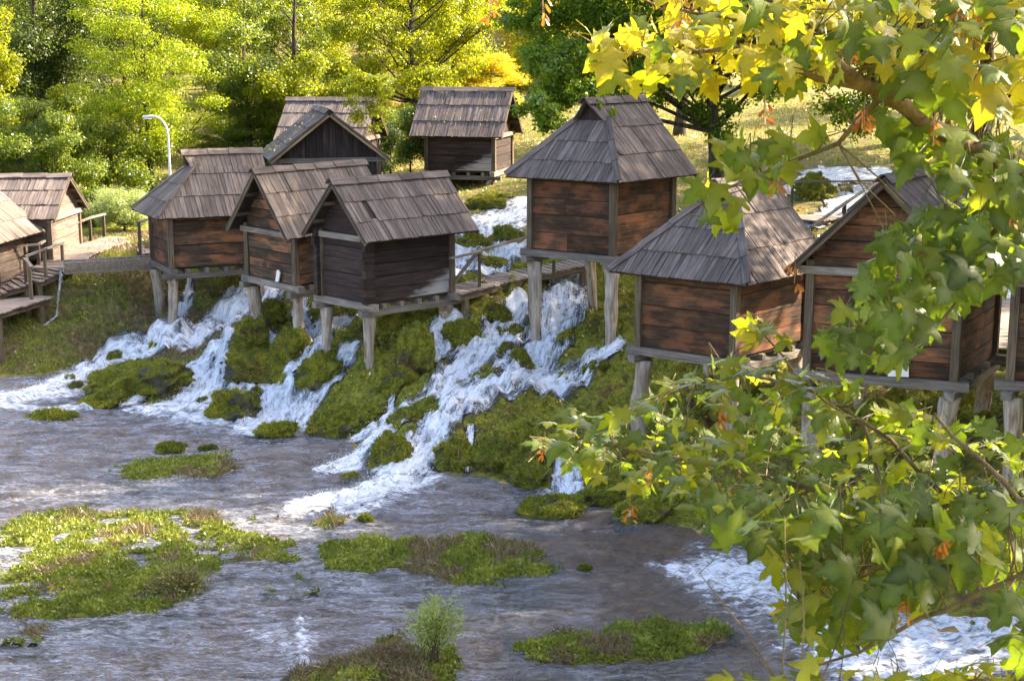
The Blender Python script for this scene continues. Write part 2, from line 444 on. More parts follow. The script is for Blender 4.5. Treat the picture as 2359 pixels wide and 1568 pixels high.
# left bank
for p in [(330, 805, .32), (250, 800, .35), (100, 810, .45), (10, 800, .5), (300, 770, .7), (180, 770, .75), (230, 745, .95), (100, 740, 1.0), (20, 755, .9),
          (320, 700, 1.4), (200, 690, 1.5), (120, 660, 1.9), (300, 650, 1.9), (250, 620, 2.2), (330, 615, 2.25), (160, 620, 2.25), (60, 690, 1.5), (40, 650, 1.9),
          (10, 600, 2.25), (240, 570, 2.5), (340, 565, 2.5), (300, 530, 2.6)]:
    cz(*p)
for p in [(150, 640, 44.0), (200, 632, 44.2), (260, 628, 44.3), (310, 624, 44.4)]:
    cy_(p[0], p[1], p[2] - .5)
# feet of the huts (pixel, depth of that corner)
for px, py, y in [(350, 768, 43.3), (388, 742, 41.5), (530, 672, 42.9), (575, 755, 39.3), (655, 808, 37.5), (755, 808, 36.3), (846, 842, 35.0), (1217, 795, 35.8),
                  (1396, 778, 34.5), (1473, 1005, 29.8)]:
    cy_(px, py, y)
# falls, slope
for p in [(500, 745, .95), (440, 790, .6), (640, 665, 1.75), (590, 640, 2.1), (700, 700, 1.5), (800, 730, 1.5), (720, 800, .95), (640, 870, .5), (560, 880, .38), (700, 900, .45),
          (780, 870, .75), (760, 950, .32), (870, 930, .6), (930, 850, 1.15), (950, 960, .55), (1000, 780, 1.7), (1050, 880, 1.1), (1030, 1000, .45), (900, 1040, .28), (940, 720, 2.05), (1050, 700, 2.4),
          (1150, 690, 2.5), (1110, 790, 1.65), (1180, 780, 1.65), (1280, 760, 1.9), (1320, 640, 2.7), (1250, 860, 1.2), (1150, 920, .85), (1330, 880, 1.1), (1440, 720, 2.15), (1440, 640, 2.7),
          (1420, 850, 1.45), (1400, 960, .85), (1300, 1000, .62), (1200, 1030, .42), (1340, 1080, .3), (1450, 1070, .5), (1550, 1130, .45), (1650, 1080, .8), (1700, 1180, .35), (1800, 1130, .8),
          (1900, 1060, 1.2), (1880, 1230, .45), (1600, 900, 1.5), (1750, 930, 1.6), (1900, 930, 1.9), (2050, 1050, 1.5), (2250, 1030, 1.7), (2358, 1030, 1.8), (2358, 1200, .8), (2150, 1250, .6)]:
    cz(*p)
# upper stream, walkway level and lawns
for p in [(1180, 625, 2.65), (1060, 650, 2.65), (1060, 565, 3.1), (1180, 545, 3.1), (1210, 500, 3.45), (1120, 520, 3.4), (1150, 440, 3.95), (1060, 430, 3.9), (1000, 420, 4.0), (1200, 410, 4.25), (1070, 400, 4.2),
          (900, 400, 3.9), (700, 420, 3.4), (560, 420, 3.0), (480, 500, 2.7), (1300, 330, 5.0), (1250, 280, 5.5), (1560, 280, 5.6), (1650, 380, 4.4), (1800, 380, 4.5), (2000, 340, 5.0), (1900, 440, 3.9), (1950, 480, 3.4), (1870, 530, 3.0),
          (1860, 680, 2.6), (2300, 740, 2.6), (2200, 300, 5.4), (2105, 290, 5.6), (2300, 215, 6.5), (2250, 225, 6.4), (2358, 420, 4.2), (1560, 430, 3.8)]:
    cz(*p)
cw(9.6, 28.0, 2.2); cw(12, 30, 2.6); cw(14, 26, 2.2); cw(7, 33, 2.5); cw(18, 40, 4.3); cw(22, 28, 4.0); cw(14, 20, .6); cw(20, 15, 2.5); cw(28, 30, 5.2)
for x, y, z in [(-16, 50, 2.5), (-22, 55, 2.6), (-12, 58, 2.8), (-4, 60, 3.8), (-25, 44, 1.5), (-30, 70, 3.5), (-15, 75, 4), (0, 75, 6), (15, 75, 6.6), (30, 75, 7),
                (-40, 110, 9), (0, 110, 10), (40, 110, 10), (-60, 150, 18), (0, 150, 18), (60, 150, 18), (-60, 60, 3), (60, 50, 7), (60, 10, 5), (-60, 20, 0.5), (-45, 40, .8), (-60, -30, 7), (60, -30, 7.5),
                (-130, 100, 12), (130, 100, 14), (-130, 0, 6), (130, 0, 8), (-100, 180, 24), (0, 180, 24), (100, 180, 24)]:
    cw(x, y, z)
CP = np.array(CP)

def tps_fit(P, lam=0.02):
    n = len(P); Q = P[:, :2] / 20.0
    d2 = ((Q[:, None] - Q[None]) ** 2).sum(-1) + 1e-12
    Km = 0.5 * d2 * np.log(d2) + np.eye(n) * lam
    A = np.zeros((n + 3, n + 3)); A[:n, :n] = Km
    A[:n, n] = 1; A[:n, n + 1:] = Q; A[n:, :n] = A[:n, n:].T
    return np.linalg.solve(A, np.concatenate([P[:, 2], np.zeros(3)])), Q
TW, TQ = tps_fit(CP, 0.0004)
def base_h(x, y):
    x = np.asarray(x, float); y = np.asarray(y, float)
    sh = x.shape; q = np.stack([x.ravel(), y.ravel()], 1) / 20.0
    out = np.empty(len(q))
    for i in range(0, len(q), 20000):
        c = q[i:i + 20000]
        d2 = ((c[:, None] - TQ[None]) ** 2).sum(-1) + 1e-12
        out[i:i + 20000] = (0.5 * d2 * np.log(d2)) @ TW[:-3] + TW[-3] + c @ TW[-2:]
    return out.reshape(sh)

def dens(a, b, st): return np.arange(a, b, st)
gx = np.concatenate([-np.geomspace(150, 26, 24), dens(-25, -13, .25), dens(-13, 9.5, .075), dens(9.5, 18, .25), np.geomspace(18, 150, 30)])
gy = np.concatenate([dens(-45, 12, 2.5), dens(12, 24, .35), dens(24, 45, .075), dens(45, 62, .3), np.geomspace(62, 190, 50)])
GX, GY = np.meshgrid(gx, gy)
GZ = base_h(GX, GY)
GZ = np.maximum(GZ, -0.42)
slope = np.clip((GZ + 0.0) / 0.35, 0, 1)
fine = np.clip((GX + 15) / 3, 0, 1) * np.clip((14 - GX) / 3, 0, 1) * np.clip((GY - 22) / 2, 0, 1) * np.clip((47 - GY) / 4, 0, 1)
lump = fbm(GX * 0.9, GY * 0.9, s=3, o=3) * 0.14 + np.abs(fbm(GX * 2.1, GY * 2.1, s=9, o=2)) * 0.22 - 0.08 + np.abs(fbm(GX * 5.0, GY * 5.0, s=22, o=2)) * 0.08 + fbm(GX * 8, GY * 8, s=21, o=2) * 0.03
tr_ = GZ / .5; fr_ = tr_ - np.floor(tr_)
terr = (np.floor(tr_) + np.clip((fr_ - .35) / .35, 0, 1) ** 2 * (3 - 2 * np.clip((fr_ - .35) / .35, 0, 1))) * .5
bank0 = np.clip((-6.8 - GX - (GY - 40) * 0.35) / 1.2, 0, 1) * np.clip((50 - GY) / 3, 0, 1) * np.clip((GY - 36) / 2, 0, 1) * slope * np.clip((2.3 - GZ) / .4, 0, 1)
GZ = GZ + (terr - GZ) * .95 * bank0 * np.clip(.5 + fbm(GX * .35, GY * .35, s=14, o=2), 0, 1) + bank0 * fbm(GX * 1.1, GY * 1.1, s=15, o=3) * .07
GZ0 = GZ + lump * fine * slope + fbm(GX * 0.25, GY * 0.25, s=5, o=3) * 0.12 * (1 - fine) * np.clip((GY - 40) / 10, 0, 1) \
      + np.where(GZ < 0, fbm(GX * 1.3, GY * 1.3, s=31, o=3) * 0.07, 0)

def sampler(Zg):
    def f(x, y):
        x = np.asarray(x, float); y = np.asarray(y, float)
        i = np.clip(np.searchsorted(gx, x) - 1, 0, len(gx) - 2); j = np.clip(np.searchsorted(gy, y) - 1, 0, len(gy) - 2)
        u = np.clip((x - gx[i]) / (gx[i + 1] - gx[i]), 0, 1); v = np.clip((y - gy[j]) / (gy[j + 1] - gy[j]), 0, 1)
        return (Zg[j, i] * (1 - u) + Zg[j, i + 1] * u) * (1 - v) + (Zg[j + 1, i] * (1 - u) + Zg[j + 1, i + 1] * u) * v
    return f
H0 = sampler(GZ0)
HB_ = sampler(GZ)
def hit(px, py, zmin=0.0, f=None, y0=14.0, y1=90.0):
    """point of the land or of the pool seen at a place of the photograph"""
    f = f or HB_
    d = ray(px, py); ys = np.arange(y0, y1, 0.05)
    X = d[0] / d[1] * ys; Zr = CAM_Z + d[2] / d[1] * ys
    Zt = np.maximum(f(X, ys), zmin)
    k = np.argmax(Zt >= Zr)
    if Zt[k] < Zr[k]: k = len(ys) - 1
    return np.array([X[k], ys[k], Zt[k]])

# ------------------------------------------------------------------ white water courses: (px, py, half width px)
FALLS = {
 'main left fall': [(655, 662, 26), (590, 700, 36), (530, 738, 40), (450, 782, 36), (345, 803, 26), (265, 824, 28), (180, 866, 36), (70, 905, 34), (0, 915, 28)],
 'left spill': [(545, 765, 26), (500, 812, 26), (440, 845, 20), (370, 885, 20), (300, 930, 18)],
 'left curtain': [(480, 845, 40), (470, 890, 50), (440, 935, 40), (350, 945, 22)],
 'side spill': [(632, 765, 9), (618, 820, 12), (560, 842, 12), (500, 848, 12)],
 'middle fall': [(795, 740, 26), (745, 775, 38), (710, 825, 32), (640, 872, 26), (570, 900, 20), (515, 912, 20), (470, 935, 34), (400, 950, 22)],
 'middle curtain': [(650, 895, 34), (640, 935, 60), (630, 975, 66), (560, 990, 20)],
 'middle rill': [(700, 690, 9), (688, 740, 14), (730, 790, 12)],
 'thin left rill': [(438, 640, 7), (428, 690, 15), (415, 736, 12)],
 'rock veil': [(822, 808, 14), (775, 855, 26), (715, 925, 22), (690, 985, 16)],
 'thin stilt rill': [(930, 770, 6), (915, 870, 7), (900, 940, 7), (880, 985, 14), (815, 1015, 16)],
 'upper rill': [(1070, 735, 12), (1000, 765, 10), (1018, 805, 14), (990, 850, 10)],
 'right main fall': [(1325, 628, 20), (1290, 690, 44), (1272, 760, 46), (1245, 830, 40), (1195, 868, 50), (1095, 905, 46), (1025, 962, 38), (972, 1040, 40), (930, 1090, 46), (830, 1145, 48), (720, 1160, 26)],
 'right second fall': [(1205, 700, 20), (1165, 765, 30), (1100, 822, 44), (1040, 872, 34), (980, 930, 22), (890, 985, 24), (850, 1030, 30), (800, 1075, 36), (740, 1085, 22)],
 'right side fall': [(1430, 795, 10), (1360, 838, 22), (1305, 880, 34), (1230, 885, 30)],
 'low right spill': [(1295, 1062, 18), (1308, 1110, 30), (1312, 1138, 36)],
 'low rill': [(1086, 1000, 7), (1078, 1085, 8)],
 'upper fall': [(1215, 470, 40), (1150, 505, 48), (1108, 545, 34), (1062, 600, 24), (1065, 640, 20)],
 'upper side fall': [(1200, 570, 30), (1150, 600, 30), (1110, 640, 22)],
 'far right rapids': [(2050, 395, 24), (1900, 405, 40), (1860, 430, 40)],
 'far right spill': [(1990, 440, 22), (1930, 475, 26), (1870, 515, 30)],
 'lower right fall': [(1880, 1215, 16), (1850, 1262, 24), (1830, 1300, 40)],
 'right edge fall': [(2358, 640, 20), (2330, 690, 20), (2300, 720, 20)],
}
segs = []
for fi, (nm, pts) in enumerate(FALLS.items()):
    W3 = []
    for px, py, w in pts:
        p = hit(px, py)
        W3.append((p[0], p[1], p[2], w * K * p[1] / FPX * 1.34))
    v = 0.0
    for a, c in zip(W3[:-1], W3[1:]):
        L = math.dist(a[:3], c[:3]); segs.append((fi, *a, *c, v, L)); v += L
segs = np.array(segs)
def water_field(X, Y):
    """mask, along, across, which for points"""
    x = X.ravel(); y = Y.ravel()
    best = np.full(len(x), -9.0); al = np.zeros(len(x)); ac = np.zeros(len(x)); wh = np.zeros(len(x), int)
    tot = np.zeros(len(x))
    for s_ in segs:
        fi, ax, ay, az, aw, bx, by, bz, bw, v0, L = s_
        m = 1.8 * max(aw, bw)
        k = np.where((x > min(ax, bx) - m) & (x < max(ax, bx) + m) & (y > min(ay, by) - m * 2.5) & (y < max(ay, by) + m * 2.5))[0]
        if len(k) == 0: continue
        ex, ey = bx - ax, by - ay; l2 = ex * ex + ey * ey + 1e-9
        t = np.clip(((x[k] - ax) * ex + (y[k] - ay) * ey) / l2, 0, 1)
        dx = x[k] - ax - t * ex; dy = y[k] - ay - t * ey
        w = aw + (bw - aw) * t
        d = np.sqrt(dx * dx + (dy * 0.75) ** 2) / w
        mk = 1 - d * d
        sgn = np.sign(ex * dy - ey * dx)
        up = mk > best[k]
        kk = k[up]
        best[kk] = mk[up]; al[kk] = v0 + t[up] * L; ac[kk] = (sgn * d * w)[up]; wh[kk] = int(fi)
    return best.reshape(X.shape), al.reshape(X.shape), ac.reshape(X.shape), wh.reshape(X.shape)
WM, WV, WU, WF = water_field(GX, GY)
edge = fbm(GX * 2.6, GY * 2.6, s=41, o=3) * 0.55
WMn = WM + edge * (WM > -2.5)
wet = np.clip((WMn + 0.45) / 0.7, 0, 1) * np.clip((GZ + .1) / .15, 0, 1)
GZ1 = GZ0 - 0.10 * np.clip(WM, 0, 1) * slope - 0.02 * wet
H1 = sampler(GZ1)
lawn = np.clip((GY - 44) / 5, 0, 1) * np.clip((GX + 9) / 4, 0, 1)
lawn = np.maximum(lawn, np.clip((GY - 60) / 8, 0, 1) * .6)
bank = np.clip((-6.8 - GX - (GY - 40) * 0.35) / 1.2, 0, 1) * np.clip((50 - GY) / 3, 0, 1) * np.clip((GY - 36) / 2, 0, 1) * slope
bed = np.clip((0.03 - GZ) / 0.1, 0, 1) * np.clip((GY - 9) / 2, 0, 1)
ground = link('ground', grid_mesh('ground', GX, GY, GZ1, M['ground'], attrs={'wet': wet, 'lawn': lawn, 'bank': bank, 'bed': bed}), kind='structure')

# white water lying over the carved courses
wz = GZ1 + 0.030 + 0.06 * np.clip(WMn, 0, 1) + np.abs(fbm(WU * 6.0, WV * 1.2, s=51, o=4)) * 0.07 * np.clip(WMn + .3, 0, 1) + fbm(GX * 9, GY * 9, s=61, o=2) * 0.02
wz = np.maximum(wz, 0.012 + 0.05 * np.clip(WMn, 0, 1) + np.abs(fbm(GX * 4, GY * 4, s=71, o=3)) * 0.07 * np.clip(WMn, 0, 1))
names_f = list(FALLS)
uvw = np.stack([WU.ravel(), WV.ravel()], 1)
for fi, nm in enumerate(names_f):
    keep = (WMn > -0.42) & (WF == fi) & ((GZ > -0.28) | (WMn > 0.15))
    # grow by one cell so that neighbouring courses join
    g = keep.copy(); g[1:, :] |= keep[:-1, :]; g[:, 1:] |= keep[:, :-1]
    g &= (WMn > -0.55)
    if g.sum() < 12: continue
    me = grid_mesh('waterfall', GX, GY, wz + (fi % 3) * 0.004, M['fall'], keep=g, attrs={'mask': np.clip(WMn * .9 + .33, 0, 1.15)}, uv=uvw)
    o = link('waterfall', me, kind='structure')

# drops thrown up by the falls
kk = np.argwhere((WMn > .1) & (GY > 24) & (GY < 52) & (GX > -15) & (GX < 10))
kk = kk[rng.choice(len(kk), 16000)]
Q = np.stack([GX[kk[:, 0], kk[:, 1]], GY[kk[:, 0], kk[:, 1]], wz[kk[:, 0], kk[:, 1]]], 1) + rng.normal(0, 1, (len(kk), 3)) * [.09, .09, 0]
Q[:, 2] += np.abs(rng.normal(0, .055, len(Q)))
tet = np.array([(1, 1, 1), (1, -1, -1), (-1, 1, -1), (-1, -1, 1)]) * .6
Vd = (Q[:, None] + tet[None] * (rng.uniform(.005, .016, len(Q)))[:, None, None]).reshape(-1, 3)
Fd = (np.arange(len(Q))[:, None, None] * 4 + np.array([(0, 1, 2), (0, 3, 1), (0, 2, 3), (1, 3, 2)])[None]).reshape(-1, 3)
link('water_spray', new_mesh('water_spray', Vd, Fd, M['spray']), kind='stuff')

# ------------------------------------------------------------------ the pool
px_ = np.arange(-30, 17, 0.10); py_ = np.concatenate([np.arange(12, 42, 0.10)])
PX, PY = np.meshgrid(px_, py_)
tz = H0(PX, PY)
pm, pv, pu, pf = water_field(PX, PY)
FOAM = [ # px, py, half-width px
 [(0, 918, 40, 1.0), (140, 902, 44)], [(0, 930, 16), (110, 940, 12), (230, 935, 10)],
 [(300, 940, 20, 1.0), (420, 955, 34), (520, 960, 36), (560, 975, 22)], [(540, 995, 14), (640, 990, 16), (735, 985, 14)],
 [(740, 1085, 16), (820, 1070, 28)], [(680, 1165, 24, 1.0), (800, 1155, 40), (930, 1115, 46), (1000, 1100, 24)], [(780, 1185, 14), (870, 1165, 24)],
 [(1260, 1135, 10), (1320, 1145, 20), (1360, 1150, 8)], [(1560, 1312, 26, 1.0), (1680, 1325, 80, 1), (1800, 1350, 120, 1), (1880, 1410, 130, 1), (1980, 1490, 110, 1)],
 [(1500, 1295, 10), (1640, 1330, 12)], [(690, 1425, 14, .8), (702, 1480, 20, .9), (694, 1530, 14, .6)], [(560, 1452, 16, .5), (640, 1470, 30, .6), (690, 1480, 36, .7)],
 [(2040, 1500, 80, 1.0), (2150, 1480, 100), (2300, 1450, 100), (2358, 1400, 90)], [(1900, 1500, 60, .9), (2000, 1555, 90), (2200, 1560, 90)]]
foam = np.clip(pm, 0, 1)
for line in FOAM:
    inten = line[0][3] if len(line[0]) > 3 else .85
    line = [q[:3] for q in line]
    W3 = [(*at_z(a, b_, 0.0)[:2], w * K * at_z(a, b_, 0.0)[1] / FPX) for a, b_, w in line]
    for a, c in zip(W3[:-1], W3[1:]):
        ex, ey = c[0] - a[0], c[1] - a[1]
        t = np.clip(((PX - a[0]) * ex + (PY - a[1]) * ey) / (ex * ex + ey * ey), 0, 1)
        w = a[2] + (c[2] - a[2]) * t
        d = np.hypot(PX - a[0] - t * ex, (PY - a[1] - t * ey) * .42) / w
        foam = np.maximum(foam, inten * np.clip(1.2 - d * 0.7, 0, 1))
wav = fbm(PX * 0.55 + PY * .2, PY * 1.1, s=81, o=2) * 0.03 + fbm(PX * 1.6, PY * 2.8, s=82, o=3) * 0.026
pz = wav + 0.13 * np.clip(foam, 0, 1) * np.abs(fbm(PX * 3.5, PY * 4.5, s=83, o=3))
milky_sheen = np.clip(.96 - .08 * PX + .30 * fbm(PX * .22, PY * .35, s=88, o=3) + .35 * (foam > .05) - .55 * np.exp(-((PX - 2.5) / 5.0) ** 2 - ((PY - 24) / 5.0) ** 2) + .16 * fbm(PX * .9, PY * 1.1, s=89, o=3) - .65 * np.exp(-((PX + 4) / 4.5) ** 2 - ((PY - 30.0) / 2.6) ** 2), .06, 1.0)  # painted sky sheen: strong at left and round foam, weak midstream
# the little step in the stream bed at the front
st = at_z(700, 1470, 0)
pool = link('pool', grid_mesh('pool', PX, PY, pz, M['pool'], keep=tz < 0.16, attrs={'foam': foam, 'milky_sheen': milky_sheen}), kind='structure')

# ------------------------------------------------------------------ blades, leaflets
def blades_mesh(name, P, N, mat, lo, hi, width, lean=0.6, tone=None, quad=False, fold=0.0):
    n = len(P)
    r = rng.random
    D = N + rng.normal(0, lean, (n, 3)); D /= np.linalg.norm(D, axis=1, keepdims=True) + 1e-9
    A = rng.normal(0, 1, (n, 3)); Sd = np.cross(D, A); Sd /= np.linalg.norm(Sd, axis=1, keepdims=True) + 1e-9
    L = (lo + (hi - lo) * r(n) ** 1.5)[:, None]; w = width * (0.6 + 0.8 * r(n))[:, None]
    if quad:
        V = np.stack([P, P + D * L * .45 + Sd * w * .5, P + D * L, P + D * L * .45 - Sd * w * .5], 1).reshape(-1, 3)
        F = np.arange(4 * n).reshape(n, 4)
    else:
        V = np.stack([P - Sd * w * .5, P + Sd * w * .5, P + D * L], 1).reshape(-1, 3)
        F = np.arange(3 * n).reshape(n, 3)
    if tone is None: tone = r(n)
    return new_mesh(name, V, F, mat, fattrs={'tone': np.clip(tone, 0, 1)})

def ground_pts(n, x0, x1, y0, y1, cond):
    x = rng.uniform(x0, x1, n); y = rng.uniform(y0, y1, n); z = H1(x, y)
    k = cond(x, y, z); x, y, z = x[k], y[k], z[k]
    e = 0.08
    nx = -(H1(x + e, y) - H1(x - e, y)) / (2 * e); ny = -(H1(x, y + e) - H1(x, y - e)) / (2 * e)
    N = np.stack([nx, ny, np.ones_like(nx)], 1); N /= np.linalg.norm(N, axis=1, keepdims=True)
    return np.stack([x, y, z - .01], 1), N
wetf = sampler(wet)
P_, N_ = ground_pts(150000, -8.5, 9.5, 26, 43, lambda x, y, z: (z > 0.03) & (wetf(x, y) < .35) & (vnoise(x * 1.7, y * 1.7, s=91) > -.35))
link('moss_cover', blades_mesh('moss_cover', P_, N_, M['mossleaf'], .035, .12, .026, .8, tone=.5 + .55 * fbm(P_[:, 0] * 1.2, P_[:, 1] * 1.2, s=92, o=3) + rng.normal(0, .22, len(P_))), kind='stuff')
P_, N_ = ground_pts(26000, -8.5, 9.5, 26, 43, lambda x, y, z: (z > 0.05) & (wetf(x, y) < .2) & (vnoise(x * .9, y * .9, s=93) > .05))
link('slope_weeds', blades_mesh('slope_weeds', P_, N_, M['weed'], .05, .13, .05, .9, quad=True), kind='stuff')
P_, N_ = ground_pts(130000, -19, -6, 36, 50, lambda x, y, z: (z > 0.05) & (wetf(x, y) < .3))
nb = fbm(P_[:, 0] * .9, P_[:, 1] * .9, s=94, o=3)
k = nb > 0.02
link('bank_grass', blades_mesh('bank_grass', P_[k], N_[k], M['weed'], .06, .20, .03, .8, tone=.55 + .3 * nb[k] + rng.normal(0, .25, k.sum())), kind='stuff')
link('mown_hay', blades_mesh('mown_hay', P_[~k], N_[~k], M['drybrown'], .08, .28, .022, 1.6), kind='stuff')
P_, N_ = ground_pts(60000, -10, 26, 44, 75, lambda x, y, z: z > 2.6)
k = rng.random(len(P_)) < .75
link('lawn_grass', blades_mesh('lawn_grass', P_[k], N_[k], M['weed'], .05, .16, .05, .8, tone=.55 + .45 * rng.random(k.sum())), kind='stuff')
link('fallen_leaves', blades_mesh('fallen_leaves', P_[~k], N_[~k], M['fallen'], .08, .14, .10, 1.5, quad=True), kind='stuff')

P_, N_ = ground_pts(2600, -17, 9.5, 26, 46, lambda x, y, z: (z > 0.05) & (wetf(x, y) < .5))
link('fallen_leaves', blades_mesh('fallen_leaves', P_ + [0, 0, .05], N_, M['fallen'], .05, .11, .08, 1.6, quad=True), kind='stuff')
# ------------------------------------------------------------------ moss mounds
def ico(sub):
    bm_ = __import__('bmesh').new(); __import__('bmesh').ops.create_icosphere(bm_, subdivisions=sub, radius=1)
    V = np.array([v.co[:] for v in bm_.verts]); F = np.array([[v.index for v in f.verts] for f in bm_.faces]); bm_.free()
    return V, F
ICO5 = ico(5); ICO4 = ico(4); ICO2 = ico(2)

def mound(px, py, wpx, hpx, label, sink=.35, rnd=0.30, dry=0, deep=.75, moss=True, cat='moss mound', name='moss_mound', wetside=0.0, group=None, grass=0, tall=1.0):
    p = hit(px, py + hpx * .22, f=H1)
    rx = wpx * .46 * K * p[1] / FPX; hz = hpx * K * p[1] / FPX
    rz = hz * .52 * tall; ry = max(rx * deep, .12)
    sd = rng.integers(1, 9999)
    V, F = ICO5 if wpx > 70 else ICO4
    q = V * 1.0
    f = 1 + rnd * 1.25 * fbm(V[:, 0] * 1.4 + sd, V[:, 1] * 1.4, V[:, 2] * 1.4, s=int(sd), o=3) + rnd * .95 * np.abs(fbm(V[:, 0] * 4 + sd, V[:, 1] * 4, V[:, 2] * 4, s=int(sd) + 5, o=3))
    q = V * f[:, None] * np.array([rx, ry, rz])
    q[:, 2] = np.where(q[:, 2] < -.35 * rz, -.35 * rz + (q[:, 2] + .35 * rz) * .4, q[:, 2])
    q[:, 2] -= q[:, 2].min()
    # lean over the falling ground
    e = .3
    gx_ = (H1(p[0] + e, p[1]) - H1(p[0] - e, p[1])) / (2 * e); gy_ = (H1(p[0], p[1] + e) - H1(p[0], p[1] - e)) / (2 * e)
    q[:, 2] += np.clip(gx_, -.6, .6) * q[:, 0] + np.clip(gy_, -.6, .6) * q[:, 1]
    base = p + np.array([0, 0, -rz * sink - .05])
    w = np.clip((fbm(V[:, 0] * 2 + sd, V[:, 1] * 2, V[:, 2] * 2, s=77, o=3) + wetside * (V[:, 0] * .8 + .2)) * 1.6, 0, 1) if wetside else np.maximum(np.clip((.06 - (q[:, 2] + base[2])) * 8, 0, 1), np.clip((fbm(V[:, 0] * 2.6 + sd, V[:, 1] * 2.6, V[:, 2] * 2.6, s=78, o=3) - .38 - V[:, 2] * .35) * 5, 0, 1))
    t = thing(name, label, cat, base, group)
    me = new_mesh('moss_body', q, F, M['moss'], smooth=True, attrs={'wet': w})
    link('moss_body', me, t)
    # blades standing on it
    A = q[F[:, 0]]; B = q[F[:, 1]]; C = q[F[:, 2]]
    nr = np.cross(B - A, C - A); ar = np.linalg.norm(nr, axis=1); nr /= ar[:, None] + 1e-12
    ok = (nr[:, 2] > -.15) & (w[F[:, 0]] < .5)
    pr = np.where(ok, ar, 0); pr /= pr.sum()
    n = int(min(9000, 900 + 5200 * rx * ry * 3))
    fi = rng.choice(len(F), n, p=pr); u = rng.random((n, 2)); sw = u.sum(1) > 1; u[sw] = 1 - u[sw]
    P = A[fi] + (B - A)[fi] * u[:, :1] + (C - A)[fi] * u[:, 1:]
    tn = .5 + .4 * fbm(P[:, 0] * 2.2 + sd, P[:, 1] * 2.2, P[:, 2] * 2.2, s=12, o=3) + rng.normal(0, .22, n) - dry * .2
    o = link('moss_blades', blades_mesh('moss_blades', P - nr[fi] * .01, nr[fi], M['mossleaf'], .03, .10, .024, .7, tone=tn), t); o['kind'] = 'stuff'
    if grass:
        k = rng.choice(len(P), grass)
        down = nr[fi[k]] * .5 + np.array([-.3, -.5, -.15])
        o = link('hanging_grass', blades_mesh('hanging_grass', P[k], down, M['weed'], .12, .38, .014, .3), t); o['kind'] = 'stuff'
    return t
MG = 'moss mounds among the falls'
mound(315, 888, 215, 92, 'largest moss mound, shaggy with hanging grass, between the left white falls', grass=1500, deep=.55)
mound(572, 785, 86, 90, 'upright rounded moss mound at the foot of the gabled hut\'s left stilt', grass=260, tall=1.1)
mound(662, 800, 84, 80, 'brownish moss mound holding the right stilt of the middle gabled hut', grass=260)
mound(632, 722, 62, 50, 'dark olive moss mound between the two stilts over foaming water')
mound(612, 856, 165, 62, 'long flat moss ridge between the left and the middle fall', deep=.5)
mound(545, 942, 105, 88, 'half bare wet boulder with moss on its left, beside the middle curtain', wetside=.9)
mound(630, 993, 105, 38, 'low reddish moss hump in the pool below the middle curtain')
mound(122, 956, 110, 32, 'flat isolated moss hump in the left part of the pool', deep=.5)
mound(235, 925, 110, 36, 'low moss shelf at the water line under the largest mound', deep=.5)
mound(735, 852, 92, 60, 'moss mound left of the foot of the third stilt', )
mound(958, 822, 80, 104, 'tall velvety moss column between two thin rills', tall=1.15)
mound(905, 880, 90, 60, 'moss hump below the long split stilt')
mound(1066, 768, 86, 50, 'yellow green moss mound with two heads beside the second fall')
mound(1150, 728, 52, 36, 'small round moss mound under the sloping walkway')
mound(1205, 832, 54, 52, 'dark mossy rock that carries the hip roofed hut\'s left stilt', wetside=.4)
mound(1122, 864, 64, 36, 'brown rock with a few leaves at the meeting of two falls', wetside=.7)
mound(1160, 812, 34, 46, 'small wet rock split by the white second fall', wetside=.9)
mound(1184, 770, 52, 30, 'low moss patch between the strands of the right main fall')
mound(950, 955, 150, 40, 'long moss ridge running down between two parallel falls', deep=.45)
mound(900, 1035, 84, 72, 'mossy boulder splitting the right main fall above the pool', grass=260)
mound(1045, 1045, 84, 84, 'big leaning moss boulder right of the foaming main fall', grass=260)
mound(1180, 1035, 170, 96, 'broad brown moss bank with green rim beside the low rill', grass=260, dry=1)
mound(1218, 1105, 96, 50, 'grassy olive moss lump hanging over the pool edge', grass=260)
mound(1265, 1168, 150, 50, 'reddish flat moss hump alone in the pool before the low spill', dry=1, deep=.6)
mound(765, 975, 120, 46, 'ochre moss bulge above the brown pool beneath the third hut')
mound(835, 965, 100, 48, 'moss shoulder right of the ochre bulge, ending at the pool')
mound(1085, 565, 80, 46, 'moss mound in the upper stream behind the walkway rail')
mound(1170, 548, 70, 50, 'ragged moss tuft beside the upper fall under the hip roofed hut')
mound(1140, 612, 100, 36, 'low moss strip along the upper edge of the sloping walkway', deep=.5)
mound(1110, 470, 100, 34, 'yellowish moss shelf beside the upper stream', deep=.5)
mound(1130, 455, 90, 24, 'thin sunlit moss sheet at the lip of the upper stream', deep=.5)
mound(1395, 1130, 110, 60, 'mossy lump at the water line left of the maple leaves', grass=260)
mound(1490, 1165, 140, 60, 'green mossy ledge under the lowest maple leaves', grass=260)
mound(1870, 440, 90, 60, 'brown moss hummock in the far rapids behind the handrail', dry=1)
mound(395, 1030, 66, 28, 'brown moss boulder at the back of the upper weed island', dry=1)
mound(480, 1030, 36, 16, 'tiny rust coloured moss stone beside the brown boulder', dry=1)
mound(1345, 1305, 40, 18, 'small rusty tuft at the right tip of the central weed island', dry=1)

